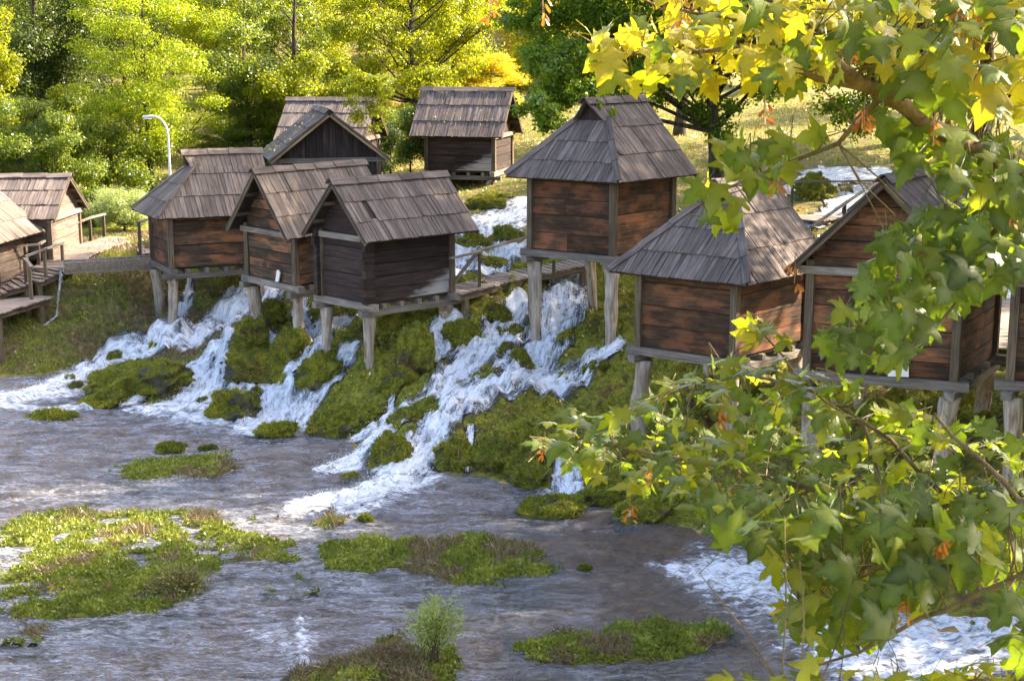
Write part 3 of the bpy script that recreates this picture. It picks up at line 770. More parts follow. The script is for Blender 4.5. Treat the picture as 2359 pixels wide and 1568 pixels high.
cand = [(px, py, w) for nm in ('main left fall', 'left curtain', 'middle fall', 'middle curtain', 'right main fall', 'right second fall', 'right side fall', 'left spill') for (px, py, w) in FALLS[nm][1:-1]]
for i in range(30):
    px, py, w = cand[int(rng.integers(0, len(cand)))]
    mound(px + rng.normal(0, .55) * w, py + rng.normal(0, .5) * w, rng.uniform(16, 38), rng.uniform(12, 24), 'small wet stone with a little moss poking out of the white water', sink=.3, wetside=.6, name='wet_stone', cat='stone', group='wet stones in the falls')

# ------------------------------------------------------------------ weed islands in the pool
def poly_contains(poly, x, y):
    ins = np.zeros(len(x), bool); n = len(poly)
    for i in range(n):
        x0, y0 = poly[i]; x1, y1 = poly[(i + 1) % n]
        c = ((y0 > y) != (y1 > y)) & (x < (x1 - x0) * (y - y0) / (y1 - y0 + 1e-12) + x0)
        ins ^= c
    return ins
def island(poly_px, label, holes=0.0, n=9000, h=.03, dry=.3, name='weed_island'):
    poly = [tuple(at_z(a, b_, 0.02)[:2]) for a, b_ in poly_px]
    pa = np.array(poly); c = pa.mean(0)
    x0, y0 = pa.min(0) - .2; x1, y1 = pa.max(0) + .2
    sd = int(rng.integers(1, 999))
    t = thing(name, label, 'water weeds', (c[0], c[1], 0.0))
    # soil and root mat
    st_ = 0.09
    X, Y = np.meshgrid(np.arange(x0, x1, st_), np.arange(y0, y1, st_))
    wx = X + fbm(X * 1.5, Y * 1.5, s=sd, o=3) * .28; wy = Y + fbm(X * 1.5, Y * 1.5, s=sd + 3, o=3) * .28
    ins = poly_contains(poly, wx.ravel(), wy.ravel()).reshape(X.shape)
    # soft inside distance by repeated shrinking
    dep_ = ins.astype(float); acc = dep_.copy()
    for _ in range(5):
        e = dep_.copy(); e[1:-1, 1:-1] = np.minimum.reduce([dep_[1:-1, 1:-1], dep_[:-2, 1:-1], dep_[2:, 1:-1], dep_[1:-1, :-2], dep_[1:-1, 2:]]); dep_ = e; acc += dep_
    acc /= 6
    hn = fbm(X * 1.8, Y * 1.8, s=sd + 9, o=3)
    zz = -.07 + acc * (.095 + h * (1 + hn)) + fbm(X * 7, Y * 7, s=sd + 11, o=2) * .02 - holes * np.clip(hn + .02, 0, .5) * .8
    k = ins.copy(); k[1:] |= ins[:-1]; k[:, 1:] |= ins[:, :-1]; k[:-1] |= ins[1:]; k[:, :-1] |= ins[:, 1:]
    me = grid_mesh('root_mat', X - c[0], Y - c[1], zz, M['moss'], keep=k, attrs={'wet': np.clip((.02 - zz) * 20, 0, 1)})
    link('root_mat', me, t)
    # leaves
    m = n * 3
    x = rng.uniform(x0, x1, m); y = rng.uniform(y0, y1, m)
    i = np.clip(((x - x0) / st_).astype(int), 0, X.shape[1] - 1); j = np.clip(((y - y0) / st_).astype(int), 0, X.shape[0] - 1)
    zq = zz[j, i]; ok = ins[j, i] & (zq > -.02)
    x, y, zq = x[ok][:n], y[ok][:n], zq[ok][:n]
    P = np.stack([x - c[0], y - c[1], zq], 1); Nn = np.tile([0, 0, 1.0], (len(P), 1))
    dn = fbm(x * 1.3, y * 1.3, s=sd + 21, o=3)
    d = dn > (.62 - dry)
    tn = .5 + .35 * fbm(x * 2.5, y * 2.5, s=sd + 23, o=3) + rng.normal(0, .17, len(P))
    o = link('leaves', blades_mesh('leaves', P[~d], Nn[~d], M['weed'], .035, .10, .048, 1.1, tone=tn[~d], quad=True), t); o['kind'] = 'stuff'
    k2 = rng.choice(len(P), len(P) // 4)
    o = link('grass_blades', blades_mesh('grass_blades', P[k2], Nn[k2], M['weed'], .06, .22, .013, 1.1), t); o['kind'] = 'stuff'
    if d.sum() > 20:
        pd = np.repeat(P[d], 2, 0) + rng.normal(0, .04, (d.sum() * 2, 3)) * [1, 1, .3]
        o = link('dead_stalks', blades_mesh('dead_stalks', pd, np.tile([0, 0, .35], (len(pd), 1)), M['drybrown'], .05, .22, .016, 1.4), t); o['kind'] = 'stuff'
    return t
island([(232, 1062), (300, 1050), (380, 1045), (520, 1042), (560, 1075), (530, 1098), (420, 1110), (300, 1106), (235, 1098)], 'small weed island behind the large one, with two mossy stones', n=5000)
island([(-40, 1225), (60, 1172), (250, 1165), (520, 1175), (560, 1210), (650, 1232), (770, 1245), (745, 1285), (560, 1300), (500, 1345), (470, 1385), (390, 1405), (250, 1432), (100, 1462), (-40, 1470)],
       'largest weed island, spread over the left foreground with water gaps', holes=.28, n=30000, dry=.15)
island([(690, 1252), (760, 1238), (900, 1228), (1100, 1222), (1180, 1245), (1300, 1290), (1325, 1310), (1260, 1330), (1130, 1345), (980, 1350), (900, 1320), (820, 1325), (740, 1292)],
       'central weed island with heaps of brown cuttings on its ridge', n=15000, dry=.22)
island([(1188, 1475), (1290, 1445), (1420, 1425), (1560, 1410), (1660, 1440), (1705, 1480), (1640, 1500), (1540, 1520), (1400, 1538), (1270, 1525), (1205, 1500)],
       'lens shaped weed island at the lower right, brown at its right end', n=12000, dry=.15)
island([(665, 1560), (720, 1515), (850, 1490), (980, 1492), (1075, 1500), (1070, 1545), (1060, 1600), (800, 1620), (660, 1600)], 'weed island at the bottom edge beneath the willow shrub', n=8000, dry=.5, h=.12)
island([(690, 1190), (760, 1182), (815, 1182), (810, 1205), (760, 1225), (715, 1215)], 'little weed tuft just above the central island', n=1500, dry=.3)
island([(612, 1352), (660, 1340), (685, 1355), (650, 1372), (615, 1368)], 'tiny weed clump left in the open channel', n=600, dry=.1)
island([(706, 1338), (735, 1328), (748, 1345), (725, 1358), (705, 1352)], 'tiny round weed clump above the little step', n=500, dry=.2)
island([(665, 1190), (690, 1183), (698, 1196), (672, 1202)], 'smallest weed clump beside the little tuft', n=250, dry=.1)
island([(560, 1184), (605, 1174), (618, 1190), (580, 1196)], 'stray weed clump beyond the right corner of the largest island', n=400, dry=.1)

def tube(pts, radii, sides=7, twist=0.0):
    pts = [np.asarray(p, float) for p in pts]; V = []; UV = []; F = []; L = 0
    for i, p in enumerate(pts):
        a = pts[max(i - 1, 0)]; c = pts[min(i + 1, len(pts) - 1)]
        d = c - a; d /= np.linalg.norm(d) + 1e-9
        r = np.array([0, 0, 1.0]) if abs(d[2]) < .9 else np.array([1.0, 0, 0])
        s_ = np.cross(d, r); s_ /= np.linalg.norm(s_); u_ = np.cross(s_, d)
        if i: L += np.linalg.norm(p - pts[i - 1])
        for k in range(sides):
            an = 2 * math.pi * k / sides + twist * i
            V.append(p + (s_ * math.cos(an) + u_ * math.sin(an)) * radii[i]); UV.append((an * max(radii[0], .01), L))
    for i in range(len(pts) - 1):
        for k in range(sides):
            a = i * sides + k; b_ = i * sides + (k + 1) % sides
            F.append((a, a + sides, b_ + sides, b_)[::-1])
    F.append(tuple(range(sides))); F.append(tuple(range(len(V) - sides, len(V)))[::-1])
    return V, F, UV
def join(parts):
    V = []; F = []; UV = []
    for v, f, u in parts:
        o = len(V); V += list(v); UV += list(u); F += [tuple(i + o for i in q) for q in f]
    return V, F, UV

# willow shrub standing on the bottom island
wb = at_z(1000, 1532, .1)
t = thing('willow_shrub', 'young willow shrub with pale narrow leaves rising from the bottom weed island', 'shrub', wb)
parts = []; tips = []
for i in range(40):
    a = rng.uniform(0, 6.28); sp = rng.uniform(.04, .46); h = rng.uniform(.62, 1.08) - sp * .25
    top = np.array([math.cos(a) * sp, math.sin(a) * sp * .8, h]); mid = top * [.28, .28, .55]
    b0 = rng.normal(0, .06, 3) * [1, 1, 0]
    parts.append(tube([b0, mid + rng.normal(0, .02, 3), top], [.007, .005, .002], 4)); tips.append((b0, mid, top))
v, f, u = join(parts); link('stems', new_mesh('stems', v, f, M['post'], uv=u), t)
P = []
for b0, mid, top in tips:
    for _ in range(42):
        s_ = rng.uniform(.35, 1.0); q = (mid + (top - mid) * (s_ * 1.1 - .1)) if s_ > .45 else mid
        P.append(q + rng.normal(0, .075, 3))
P = np.array(P); P = P[P[:, 2] > .30]; Nn = P * [1.2, 1.2, .6] + [0, 0, .3]; Nn /= np.linalg.norm(Nn, axis=1, keepdims=True)
o = link('foliage', blades_mesh('foliage', P, Nn, M['leaf_willow'], .06, .15, .022, .8, quad=True), t); o['kind'] = 'stuff'
# dry bush on the largest island
bb = at_z(418, 1350, .05)
t = thing('dry_bush', 'brown dry bush on the right end of the largest weed island', 'bush', bb)
P = rng.normal(0, 1, (2600, 3)) * [.17, .15, .11]; P[:, 2] = np.abs(P[:, 2]); Nn = P * 2 + [0, 0, .3]; Nn /= np.linalg.norm(Nn, axis=1, keepdims=True)
o = link('twigs', blades_mesh('twigs', P[:1500], Nn[:1500], M['drybrown'], .08, .22, .012, .5), t); o['kind'] = 'stuff'
o = link('foliage', blades_mesh('foliage', P[1500:], Nn[1500:], M['weed'], .05, .12, .03, .7, quad=True), t); o['kind'] = 'stuff'

# ------------------------------------------------------------------ timber pieces
def clip_poly(poly, clip):
    """both counter-clockwise, clip convex"""
    out = list(poly)
    for i in range(len(clip)):
        a = clip[i]; b_ = clip[(i + 1) % len(clip)]; inp = out; out = []
        if not inp: break
        sd = lambda p: (b_[0] - a[0]) * (p[1] - a[1]) - (b_[1] - a[1]) * (p[0] - a[0])
        for j in range(len(inp)):
            p = inp[j - 1]; q = inp[j]; sp_, sq = sd(p), sd(q)
            if (sp_ >= 0) != (sq >= 0):
                t_ = sp_ / (sp_ - sq); out.append((p[0] + (q[0] - p[0]) * t_, p[1] + (q[1] - p[1]) * t_))
            if sq >= 0: out.append(q)
    return out
def area(p): return .5 * sum(p[i - 1][0] * p[i][1] - p[i][0] * p[i - 1][1] for i in range(len(p)))

def prism(O, U, V, Wn, poly, w0, w1, grain='v'):
    """poly in (u,v); w0,w1 functions of (u,v) for lower and upper face"""
    O, U, V, Wn = [np.asarray(q, float) for q in (O, U, V, Wn)]
    n = len(poly)
    vs = [O + U * u + V * v + Wn * w0(u, v) for u, v in poly] + [O + U * u + V * v + Wn * w1(u, v) for u, v in poly]
    uv = [((u, v) if grain == 'v' else (v, u)) for u, v in poly]
    uv = uv + [(a + .01, c) for a, c in uv]
    F = [tuple(range(n))[::-1], tuple(range(n, 2 * n))] + [(i, (i + 1) % n, (i + 1) % n + n, i + n) for i in range(n)]
    return vs, F, uv

def beam(p, q, w, h, up=(0, 0, 1)):
    p = np.asarray(p, float); q = np.asarray(q, float); d = q - p; L = np.linalg.norm(d); d /= L
    up = np.asarray(up, float); s_ = np.cross(d, up)
    if np.linalg.norm(s_) < 1e-3: s_ = np.array([1.0, 0, 0])
    s_ /= np.linalg.norm(s_); u_ = np.cross(s_, d)
    V = []; UV = []
    for t_, pt in ((0, p), (L, q)):
        for a, c in ((-1, -1), (1, -1), (1, 1), (-1, 1)):
            V.append(pt + s_ * a * w / 2 + u_ * c * h / 2); UV.append((a * w / 2 + c * h / 2, t_))
    F = [(0, 1, 2, 3), (7, 6, 5, 4), (0, 4, 5, 1), (1, 5, 6, 2), (2, 6, 7, 3), (3, 7, 4, 0)]
    return V, F, UV

def part(name, geo, mat, parent, off, kind=None, smooth=False):
    V, F, UV = geo
    me = new_mesh(name, np.asarray(V, float) - off, F, mat, uv=UV, smooth=smooth)
    return link(name, me, parent, kind=kind)

def stilt(name, top, foot, r0, r1, mat, parent, off):
    top = np.asarray(top, float); foot = np.asarray(foot, float)
    n = 13; sides = 14; V = []; F = []; UV = []
    sd = float(rng.uniform(0, 90)); bend = rng.normal(0, .045, 2)
    for i in range(n):
        t_ = i / (n - 1); c = top + (foot - top) * t_
        c = c + np.array([bend[0], bend[1], 0]) * math.sin(t_ * math.pi) + np.array([vnoise(t_ * 3.1 + sd, 0.5), vnoise(t_ * 3.1 + sd, 5.5), 0]) * .03
        r = r0 + (r1 - r0) * t_
        for k in range(sides):
            an = 2 * math.pi * k / sides
            rr = r * (1 + .34 * float(fbm(math.cos(an) * 1.5 + sd, math.sin(an) * 1.5, t_ * 2.2, s=5, o=3)) + .05 * math.sin(an * 7 + sd))
            V.append(c + np.array([math.cos(an) * rr, math.sin(an) * rr, 0])); UV.append((an * r0, t_ * 2))
    for i in range(n - 1):
        for k in range(sides):
            a = i * sides + k; b_ = i * sides + (k + 1) % sides
            F.append((a, a + sides, b_ + sides, b_))
    F.append(tuple(range(sides))); F.append(tuple(range(len(V) - sides, len(V)))[::-1])
    return part(name, (V, F, UV), mat, parent, off, smooth=True)

class Hut:
    """plan: N + a*dl + b*dr, a in [0,wl], b in [0,wr].  s runs across the ridge, t along it."""
    def __init__(h, label, N, dl, dr, wl, wr, ze, zr, axis='r', oN=.4, oF=.4, t0=-.45, t1=None, hip=None, wallm='wall', shm='shingle', courses=3, bw=.13,
                 zg=None, rows=6, vert_gable=False, stilts=(), group='wooden watermill huts', legs_z=None, base=True, sidem=None, bargem='post'):
        h.N = np.array(N, float); h.zf = h.N[2]
        dl = np.array([*dl, 0.0]); dr = np.array([*dr, 0.0]); dl /= np.linalg.norm(dl); dr /= np.linalg.norm(dr)
        h.dl, h.dr, h.wl, h.wr = dl, dr, wl, wr
        c = h.N + dl * wl / 2 + dr * wr / 2
        zb = zg if zg is not None else h.zf
        h.off = np.array([c[0], c[1], zb])
        h.root = thing('mill_hut', label, 'hut', h.off, group)
        if axis == 'r': A, B, Sx, Lx = dl, dr, wl, wr
        else: A, B, Sx, Lx = dr, dl, wr, wl
        h.A, h.B, h.Sx, h.Lx = A, B, Sx, Lx
        t1 = Lx + .45 if t1 is None else t1
        h.P = lambda s, t, z: np.array([h.N[0], h.N[1], 0]) + A * s + B * t + np.array([0, 0, z])
        mw = M[wallm]; flip = np.cross(A, B)[2] < 0      # sense of (s,t)
        zw = ze + (zr - ze) * (min(oN, oF) / (Sx / 2 + (oN + oF) / 2)) - .02       # wall top under the slopes
        h.zw = zw
        # ---- walls
        th = .055
        def wall(O, U, L, nrm, top, vertical=False, matw=mw):
            """top: list of (u,z) outline above the floor (counter-clockwise from right bottom)"""
            O = np.asarray(O, float); Wn = np.asarray(nrm, float)
            outline = [(0, 0), (L, 0)] + top
            bk = part('wall', prism(O, U, (0, 0, 1), Wn, outline, lambda u, v: -.05, lambda u, v: -.012), M['under'], h.root, h.off)
            hm = max(z for _, z in outline)
            if vertical:
                u = 0
                while u < L:
                    w_ = rng.uniform(.15, .22); pl = clip_poly([(u + .004, 0), (min(u + w_, L) - .004, 0), (min(u + w_, L) - .004, hm), (u + .004, hm)], outline)
                    if len(pl) > 2 and area(pl) > 1e-3:
                        e = rng.uniform(0, .014); part('plank', prism(O, U, (0, 0, 1), Wn, pl, lambda u, v: -.012, lambda u, v: .018 + e), matw, bk, h.off)
                    u += w_
            else:
                z = 0; k = 0
                while z < hm - .02:
                    w_ = rng.uniform(.85, 1.15) * zw_h / rows
                    if z + w_ > hm - .08: w_ = hm - z
                    cuts = [0, L] if (L < 1.9 or rng.random() < .72) else [0, L * rng.uniform(.3, .7), L]
                    tl = rng.uniform(-.012, .012)
                    for ua, ub in zip(cuts[:-1], cuts[1:]):
                        pl = clip_poly([(ua + .002, z + .010 + tl * (k > 0)), (ub - .002, z + .010), (ub - .002, z + w_ - .008), (ua + .002, z + w_ - .008 + tl)], outline)
                        if len(pl) > 2 and area(pl) > 1e-3:
                            e = rng.uniform(0, .02); part('plank', prism(O, U, (0, 0, 1), Wn, pl, lambda u, v: -.012, lambda u, v: .022 + e, 'u'), matw, bk, h.off)
                    z += w_; k += 1
        zw_h = zw - h.zf
        zfr = zw if not hip else min(zw, ze + (hip[2] - ze) * (0 - hip[0]) / (hip[1] - hip[0]) - .05)
        zfr_h = zfr - h.zf
        f0 = h.zf
        gtop = lambda L: [(L, zw_h), (L / 2, zr - f0 - .06), (0, zw_h)]
        rtop = lambda L: [(L, zw_h), (0, zw_h)]
        if hip:
            tx = min(hip[0] + (zw + .06 - ze) * (hip[1] - hip[0]) / (hip[2] - ze), Lx * .8)
            rtop = lambda L: [(L, zw_h), (max(tx, .05), zw_h), (0, zfr_h)]
        # gable / front wall at t=0, back at t=Lx, side walls at s=0 and s=Sx ; normals outward
        n0 = -B; n1 = B; ns0 = -A; ns1 = A
        front_top = [(Sx, zfr_h), (0, zfr_h)] if hip else gtop(Sx)
        wall(h.P(0, 0, f0), A, Sx, n0 - A * np.dot(n0, A), front_top, vert_gable)
        wall(h.P(0, Lx, f0), A, Sx, n1 - A * np.dot(n1, A), gtop(Sx), vert_gable)
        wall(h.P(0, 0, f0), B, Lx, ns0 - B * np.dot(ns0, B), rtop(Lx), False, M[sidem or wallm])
        wall(h.P(Sx, 0, f0), B, Lx, ns1 - B * np.dot(ns1, B), rtop(Lx))
        part('floor', prism(h.P(0, 0, f0), A, B, (0, 0, 1), [(0, 0), (Sx, 0), (Sx, Lx), (0, Lx)], lambda u, v: -.06, lambda u, v: -.004), M['under'], h.root, h.off)
        # ---- corner posts
        for s in (0, Sx):
            for t in (0, Lx):
                ss = s + (-.022 if s == 0 else .022); tt = t + (-.022 if t == 0 else .022)
                zp = ze + (zr - ze) * ((min(oN, oF) - .12) / (Sx / 2 + (oN + oF) / 2)) - .07
                if hip and t == 0: zp = min(zp, ze + (hip[2] - ze) * (-.12 - hip[0]) / (hip[1] - hip[0]) - .07)
                part('corner_post', beam(h.P(ss, tt, f0 - .01), h.P(ss, tt, zp), .15, .15, B), M['post'], h.root, h.off)
        if not hip:  # tie beam across the gable
            ext = min(min(oN, oF) - .12, .24); zt = ze + (zr - ze) * ((min(oN, oF) - ext) / (Sx / 2 + (oN + oF) / 2)) - .13
            for t in (-.075, Lx + .075):
                part('tie_beam', beam(h.P(-ext, t, zt), h.P(Sx + ext, t, zt), .13, .14), M['frame'], h.root, h.off)
        # ---- sill beams
        if base:
            for t in (-.02, Lx + .02):
                part('sill_beam', beam(h.P(-.28, t, f0 - .10), h.P(Sx + .28, t, f0 - .10), .19, .17), M['frame'], h.root, h.off)
            for s in (-.02, Sx + .02):
                part('sill_beam', beam(h.P(s, -.30, f0 - .245), h.P(s, Lx + .28, f0 - .245), .18, .15), M['frame'], h.root, h.off)
            for k in range(4):
                part('floor_joist', beam(h.P(-.1, Lx * (k + .7) / 4.6, f0 - .11), h.P(Sx + .1, Lx * (k + .7) / 4.6, f0 - .11), .12, .12), M['frame'], h.root, h.off)
        # ---- stilts: (s, t, foot z)
        for (s, t, zf_, r) in stilts:
            top = h.P(s, t, f0 - .32); foot = h.P(s + rng.normal(0, .05), t + rng.normal(0, .05), zf_ - .35)
            stilt('stilt', top, foot, r, r * .72, M['stilt'], h.root, h.off)
        # ---- roof
        roofs = []
        ms = M[shm]
        mid = (Sx + oF - oN) / 2
        hipv = None
        def slope(O, U, V, Wn, polys, cs, u0, u1, vmax, deck=True):
            if not isinstance(polys[0], list): polys = [polys]
            outl = polys[0] if len(polys) == 1 else polys[2]
            d = part('roof', prism(O, U, V, Wn, outl, lambda u, v: -.05, lambda u, v: -.018), M['under'], h.root, h.off) if deck else h.root
            for ci in range(cs):
                va = vmax * ci / cs - (0.0 if ci == 0 else .05); vb = min(vmax * (ci + 1) / cs + .04, vmax)
                u = u0
                while u < u1:
                    w_ = bw * rng.uniform(.7, 1.35); ub = min(u + w_, u1)
                    g = .011; dv = rng.normal(0, .006); ex = rng.normal(0, .005); tw = rng.normal(0, .004)
                    if rng.random() < .006: u = ub; continue
                    for poly in polys[:2]:
                        pl = clip_poly([(u + g / 2, va + dv), (ub - g / 2, va + dv), (ub - g / 2, vb), (u + g / 2, vb)], [(p[0], p[1] - (.03 if p[1] < 1e-6 else 0)) for p in poly])
                        if len(pl) < 3 or area(pl) < .002: continue
                        lift = .027 if ci else .012; um = (u + ub) / 2
                        f_ = lambda uu, vv: -.016 + (lift + ex) * max(0, 1 - (vv - va) / (vb - va)) + abs(tw) + tw * (uu - um) / (w_ / 2)
                        part('shingle', prism(O, U, V, Wn, pl, f_, lambda uu, vv: f_(uu, vv) + .022), ms, d, h.off)
                    u = ub
            return d
        for side in (0, 1):
            e_s = -oN if side == 0 else Sx + oF
            run = mid - e_s
            Vv = np.array([*(A * (1 if side == 0 else -1) * abs(run))[:2], zr - ze]); Lv = np.linalg.norm(Vv); Vv /= Lv
            Un = B * (1 if side == 0 else -1)
            Wn = np.cross(Un, Vv); Wn /= np.linalg.norm(Wn)
            if Wn[2] < 0:
                Un = -Un; Wn = -Wn
            rev = np.dot(Un, B) < 0
            u_of = (lambda t: t - t0) if not rev else (lambda t: t1 - t)
            O = h.P(e_s, t0 if not rev else t1, ze)
            if hip:
                th0, tg, zh = hip      # eave t, gablet t, gablet base z
                vh = Lv * (zh - ze) / (zr - ze)
                q = [(th0, 0), (t1, 0), (t1, Lv), (t0, Lv), (tg - .02, vh)]
            else:
                q = [(t0, 0), (t1, 0), (t1, Lv), (t0, Lv)]
            poly = [(u_of(a), v) for a, v in q]
            if rev: poly = poly[::-1]
            us = [p[0] for p in poly]
            if hip:
                lo_ = [(u_of(a), v) for a, v in [(th0, 0), (t1, 0), (t1, vh), (tg - .02, vh)]]; hi_ = [(u_of(a), v) for a, v in [(tg - .02 - (tg - .02 - t0) * .5, vh), (t1, vh), (t1, Lv), (t0, Lv)]]
                if rev: lo_ = lo_[::-1]; hi_ = hi_[::-1]
                poly = [lo_, hi_, poly]
            roofs.append(slope(O, Un, Vv, Wn, poly, courses, min(us), max(us), Lv))
            # barge boards on the gable ends
            for t_ in ((t1 - .03,) if hip else (t0 + .03, t1 - .03)):
                p0 = h.P(e_s, t_, ze - .075); p1 = h.P(mid, t_, zr - .085)
                part('barge_board', beam(p0 + (p1 - p0) * .01, p0 + (p1 - p0) * .985, .045, .12, Wn), M[bargem], roofs[-1], h.off)
            # purlins seen under the gable overhang
            for fr in (.32, .66):
                pz = h.P(e_s + (mid - e_s) * fr, 0, ze + (zr - ze) * fr - .12)
                ta = (tg + .1 if hip else t0 + .06)
                part('purlin', beam(pz + B * ta, pz + B * (t1 - .06), .08, .09), M['post'], roofs[-1], h.off)
        if hip:
            th0, tg, zh = hip
            frac = (zh - ze) / (zr - ze)
            sa = -oN + (mid + oN) * frac; sb = Sx + oF - (Sx + oF - mid) * frac
            Vv = h.P(mid, tg, zh) - h.P(mid, th0, ze); Lv = np.linalg.norm(Vv); Vv /= Lv
            Un = A.copy(); Wn = np.cross(Un, Vv)
            if Wn[2] < 0: Wn = -Wn
            Wn /= np.linalg.norm(Wn)
            O = h.P(-oN, th0, ze)
            poly = [(0, 0), (Sx + oN + oF, 0), (sb + oN, Lv), (sa + oN, Lv)]
            if np.dot(np.cross(Un, Vv), Wn) < 0: pass
            d = slope(O, Un, Vv, Wn, poly, courses, 0, Sx + oN + oF, Lv)
            # gablet
            gp = [(sa + .02, zh - .03), (sb - .02, zh - .03), (mid, zr - .06)]
            O2 = h.P(0, tg - .0, 0)
            part('gablet', prism(O2, A, (0, 0, 1), -B, gp, lambda u, v: -.04, lambda u, v: .0), M['wall_dark'], h.root, h.off)
            # hip boards
            for s0_, s1_ in ((-oN, sa), (Sx + oF, sb)):
                p0 = h.P(s0_, th0, ze + .02); p1 = h.P(s1_, tg, zh + .03)
                for k in range(3):
                    a = p0 + (p1 - p0) * (k / 3 - (.02 if k else 0)); c_ = p0 + (p1 - p0) * ((k + 1) / 3 + .03)
                    part('hip_board', beam(a + np.array([0, 0, .045]), c_ + np.array([0, 0, .022]), .17, .028, Wn), M[shm], d, h.off)
        # ridge boards
        k = 0; t = t0 - .05
        while t < t1:
            Lr = min(rng.uniform(.6, .85), t1 + .05 - t)
            if t1 - (t + Lr) < .3: Lr = t1 + .05 - t
            for sd_ in (-1, 1):
                nrm = np.array([*(A * sd_ * (zr - ze))[:2], (mid + oN)]); nrm /= np.linalg.norm(nrm)
                dn = np.array([*(A * sd_ * (mid + oN))[:2], -(zr - ze)]); dn /= np.linalg.norm(dn)
                c0 = h.P(mid, t - .02, zr + .02) + dn * .085 + nrm * (.035 + .02)
                c1 = h.P(mid, t + Lr, zr + .02) + dn * .085 + nrm * .03
                jit = rng.normal(0, .006)
                part('ridge_board', beam(c0 + nrm * jit, c1 - nrm * jit, .21 if sd_ < 0 else .19, .024, nrm), M[shm], roofs[0], h.off)
            t += Lr; k += 1
        h.roofs = roofs

def gz(x, y): return float(H1(np.array([x]), np.array([y]))[0])
def feet(N, dl, dr, wl, wr, zs):
    """zs: foot heights for (s0,t0),(s1,t0),(s1,t1),(s0,t1); None = ask the ground"""
    res = []
    for (s, t), z in zip(((.06, .05), (wl - .06, .05), (wl - .06, wr - .1), (.06, wr - .1)), zs):
        if z is None:
            x = N[0] + dl[0] * s + dr[0] * t; y = N[1] + dl[1] * s + dr[1] * t; z = gz(x, y)
        res.append((s, t, z, rng.uniform(.145, .175)))
    return res
def fs(N, dl, dr, wl, wr): return feet(N, dl, dr, wl, wr, (None,) * 4)

N, dl, dr = (-3.5, 35, 2.814), (-.707, .707), (.755, .656)
h3 = Hut('dark gabled mill hut in the middle with notched log corners above the falls', N, dl, dr, 1.79, 2.53, 4.38, 5.77, oN=.45, oF=.3, t0=-.42, t1=3.12, wallm='wall_dark', sidem='wall_blotch_a', stilts=fs(N, dl, dr, 1.79, 2.53), zg=1.2)
N, dl, dr = (-5.65, 37.5, 2.85), (-.65, .76), (.648, .762)
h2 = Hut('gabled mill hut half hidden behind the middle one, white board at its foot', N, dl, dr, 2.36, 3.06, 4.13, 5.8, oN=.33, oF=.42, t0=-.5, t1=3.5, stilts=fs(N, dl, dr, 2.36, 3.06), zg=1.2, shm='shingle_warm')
N, dl, dr = (2.414, 34.5, 4.06), (-.831, .557), (.671, .742)
h4 = Hut('tall hip roofed mill hut with red brown planks, on long legs over the right fall', N, dl, dr, 2.30, 2.32, 5.84, 7.7, oN=.42, oF=.48, t0=.5, t1=2.85, hip=(-.42, .78, 7.2), wallm='wall_red', stilts=fs(N, dl, dr, 2.3, 2.32), zg=1.9, rows=5, bw=.14)
N, dl, dr = (4.45, 28.5, 2.83), (-.799, .602), (.674, .739)
h5 = Hut('hip roofed mill hut behind the maple leaves with its right roof slope in sun', N, dl, dr, 2.19, 2.63, 4.40, 6.25, oN=.5, oF=.52, t0=.9, t1=2.95, hip=(-.4, 1.1, 5.8), wallm='wall_red', stilts=fs(N, dl, dr, 2.19, 2.63), zg=1.2, rows=5, bw=.14)
N, dl, dr = (-9.82, 41.5, 2.70), (-.469, .883), (.915, .404)
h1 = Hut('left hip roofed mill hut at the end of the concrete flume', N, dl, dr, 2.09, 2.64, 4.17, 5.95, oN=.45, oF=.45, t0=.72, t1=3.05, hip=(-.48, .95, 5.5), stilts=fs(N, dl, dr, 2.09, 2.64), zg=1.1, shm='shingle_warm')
N, dl, dr = (7.81, 25, 3.2), (-.933, .359), (.534, .846)
h6 = Hut('gabled mill hut largely covered by the maple branch at the right', N, dl, dr, 2.54, 2.62, 5.05, 6.75, oN=.4, oF=.36, t0=-.42, t1=3.05, wallm='wall_red', stilts=fs(N, dl, dr, 2.54, 2.62), zg=1.8, rows=7)
q = at_y(1012 / K, 378.5 / K, 24.3); N = q - np.array([-.94 * 2.3, .34 * 2.3, 0]); dl, dr = (-.94, .34), (.5, .86)
h7 = Hut('hut cut off by the right edge of the photo', N, dl, dr, 2.3, 2.5, q[2] + 1.65, q[2] + 3.3, stilts=fs(N, dl, dr, 2.3, 2.5), zg=q[2] - 1.3)
N = (-.68, 53, 4.5); dl, dr = (-.97, .24), (.24, .97)
hb2 = Hut('far mill hut with a plain three course roof beside the upper stream', N, dl, dr, 2.5, 2.6, 5.75, 7.42, axis='l', oN=.35, oF=.35, t0=-.42, t1=3.1, wallm='wall_dark', sidem='wall_blotch_b', zg=4.3, stilts=fs(N, dl, dr, 2.5, 2.6), bw=.13)
N = np.array([*at_y(378 / K, 172 / K, 47)[:2], 3.9]); dl, dr = (-.97, -.25), (-.25, .97)
hb1 = Hut('far hut with a boarded gable facing the pool, yellow leaves on its roof', N, dl, dr, 3.15, 3.0, 5.44, 6.95, oN=.35, oF=.35, t0=-.4, t1=3.3, wallm='wall_dark', vert_gable=True, zg=3.5, stilts=(), base=False, bargem='barge_tan')
N = np.array([*at_y(358 / K, 150 / K, 51)[:2], 4.3]); dl, dr = (-.985, .17), (.17, .985)
hb1b = Hut('far hut behind the boarded gable, only its roof showing', N, dl, dr, 2.55, 2.6, 5.75, 7.12, axis='l', t0=-.35, t1=2.95, wallm='wall_dark', zg=3.9, stilts=())
N = (*at_y(51 / K, 258.8 / K, 44.5)[:2], 2.51); dl, dr = (-.998, -.06), (.02, 1)
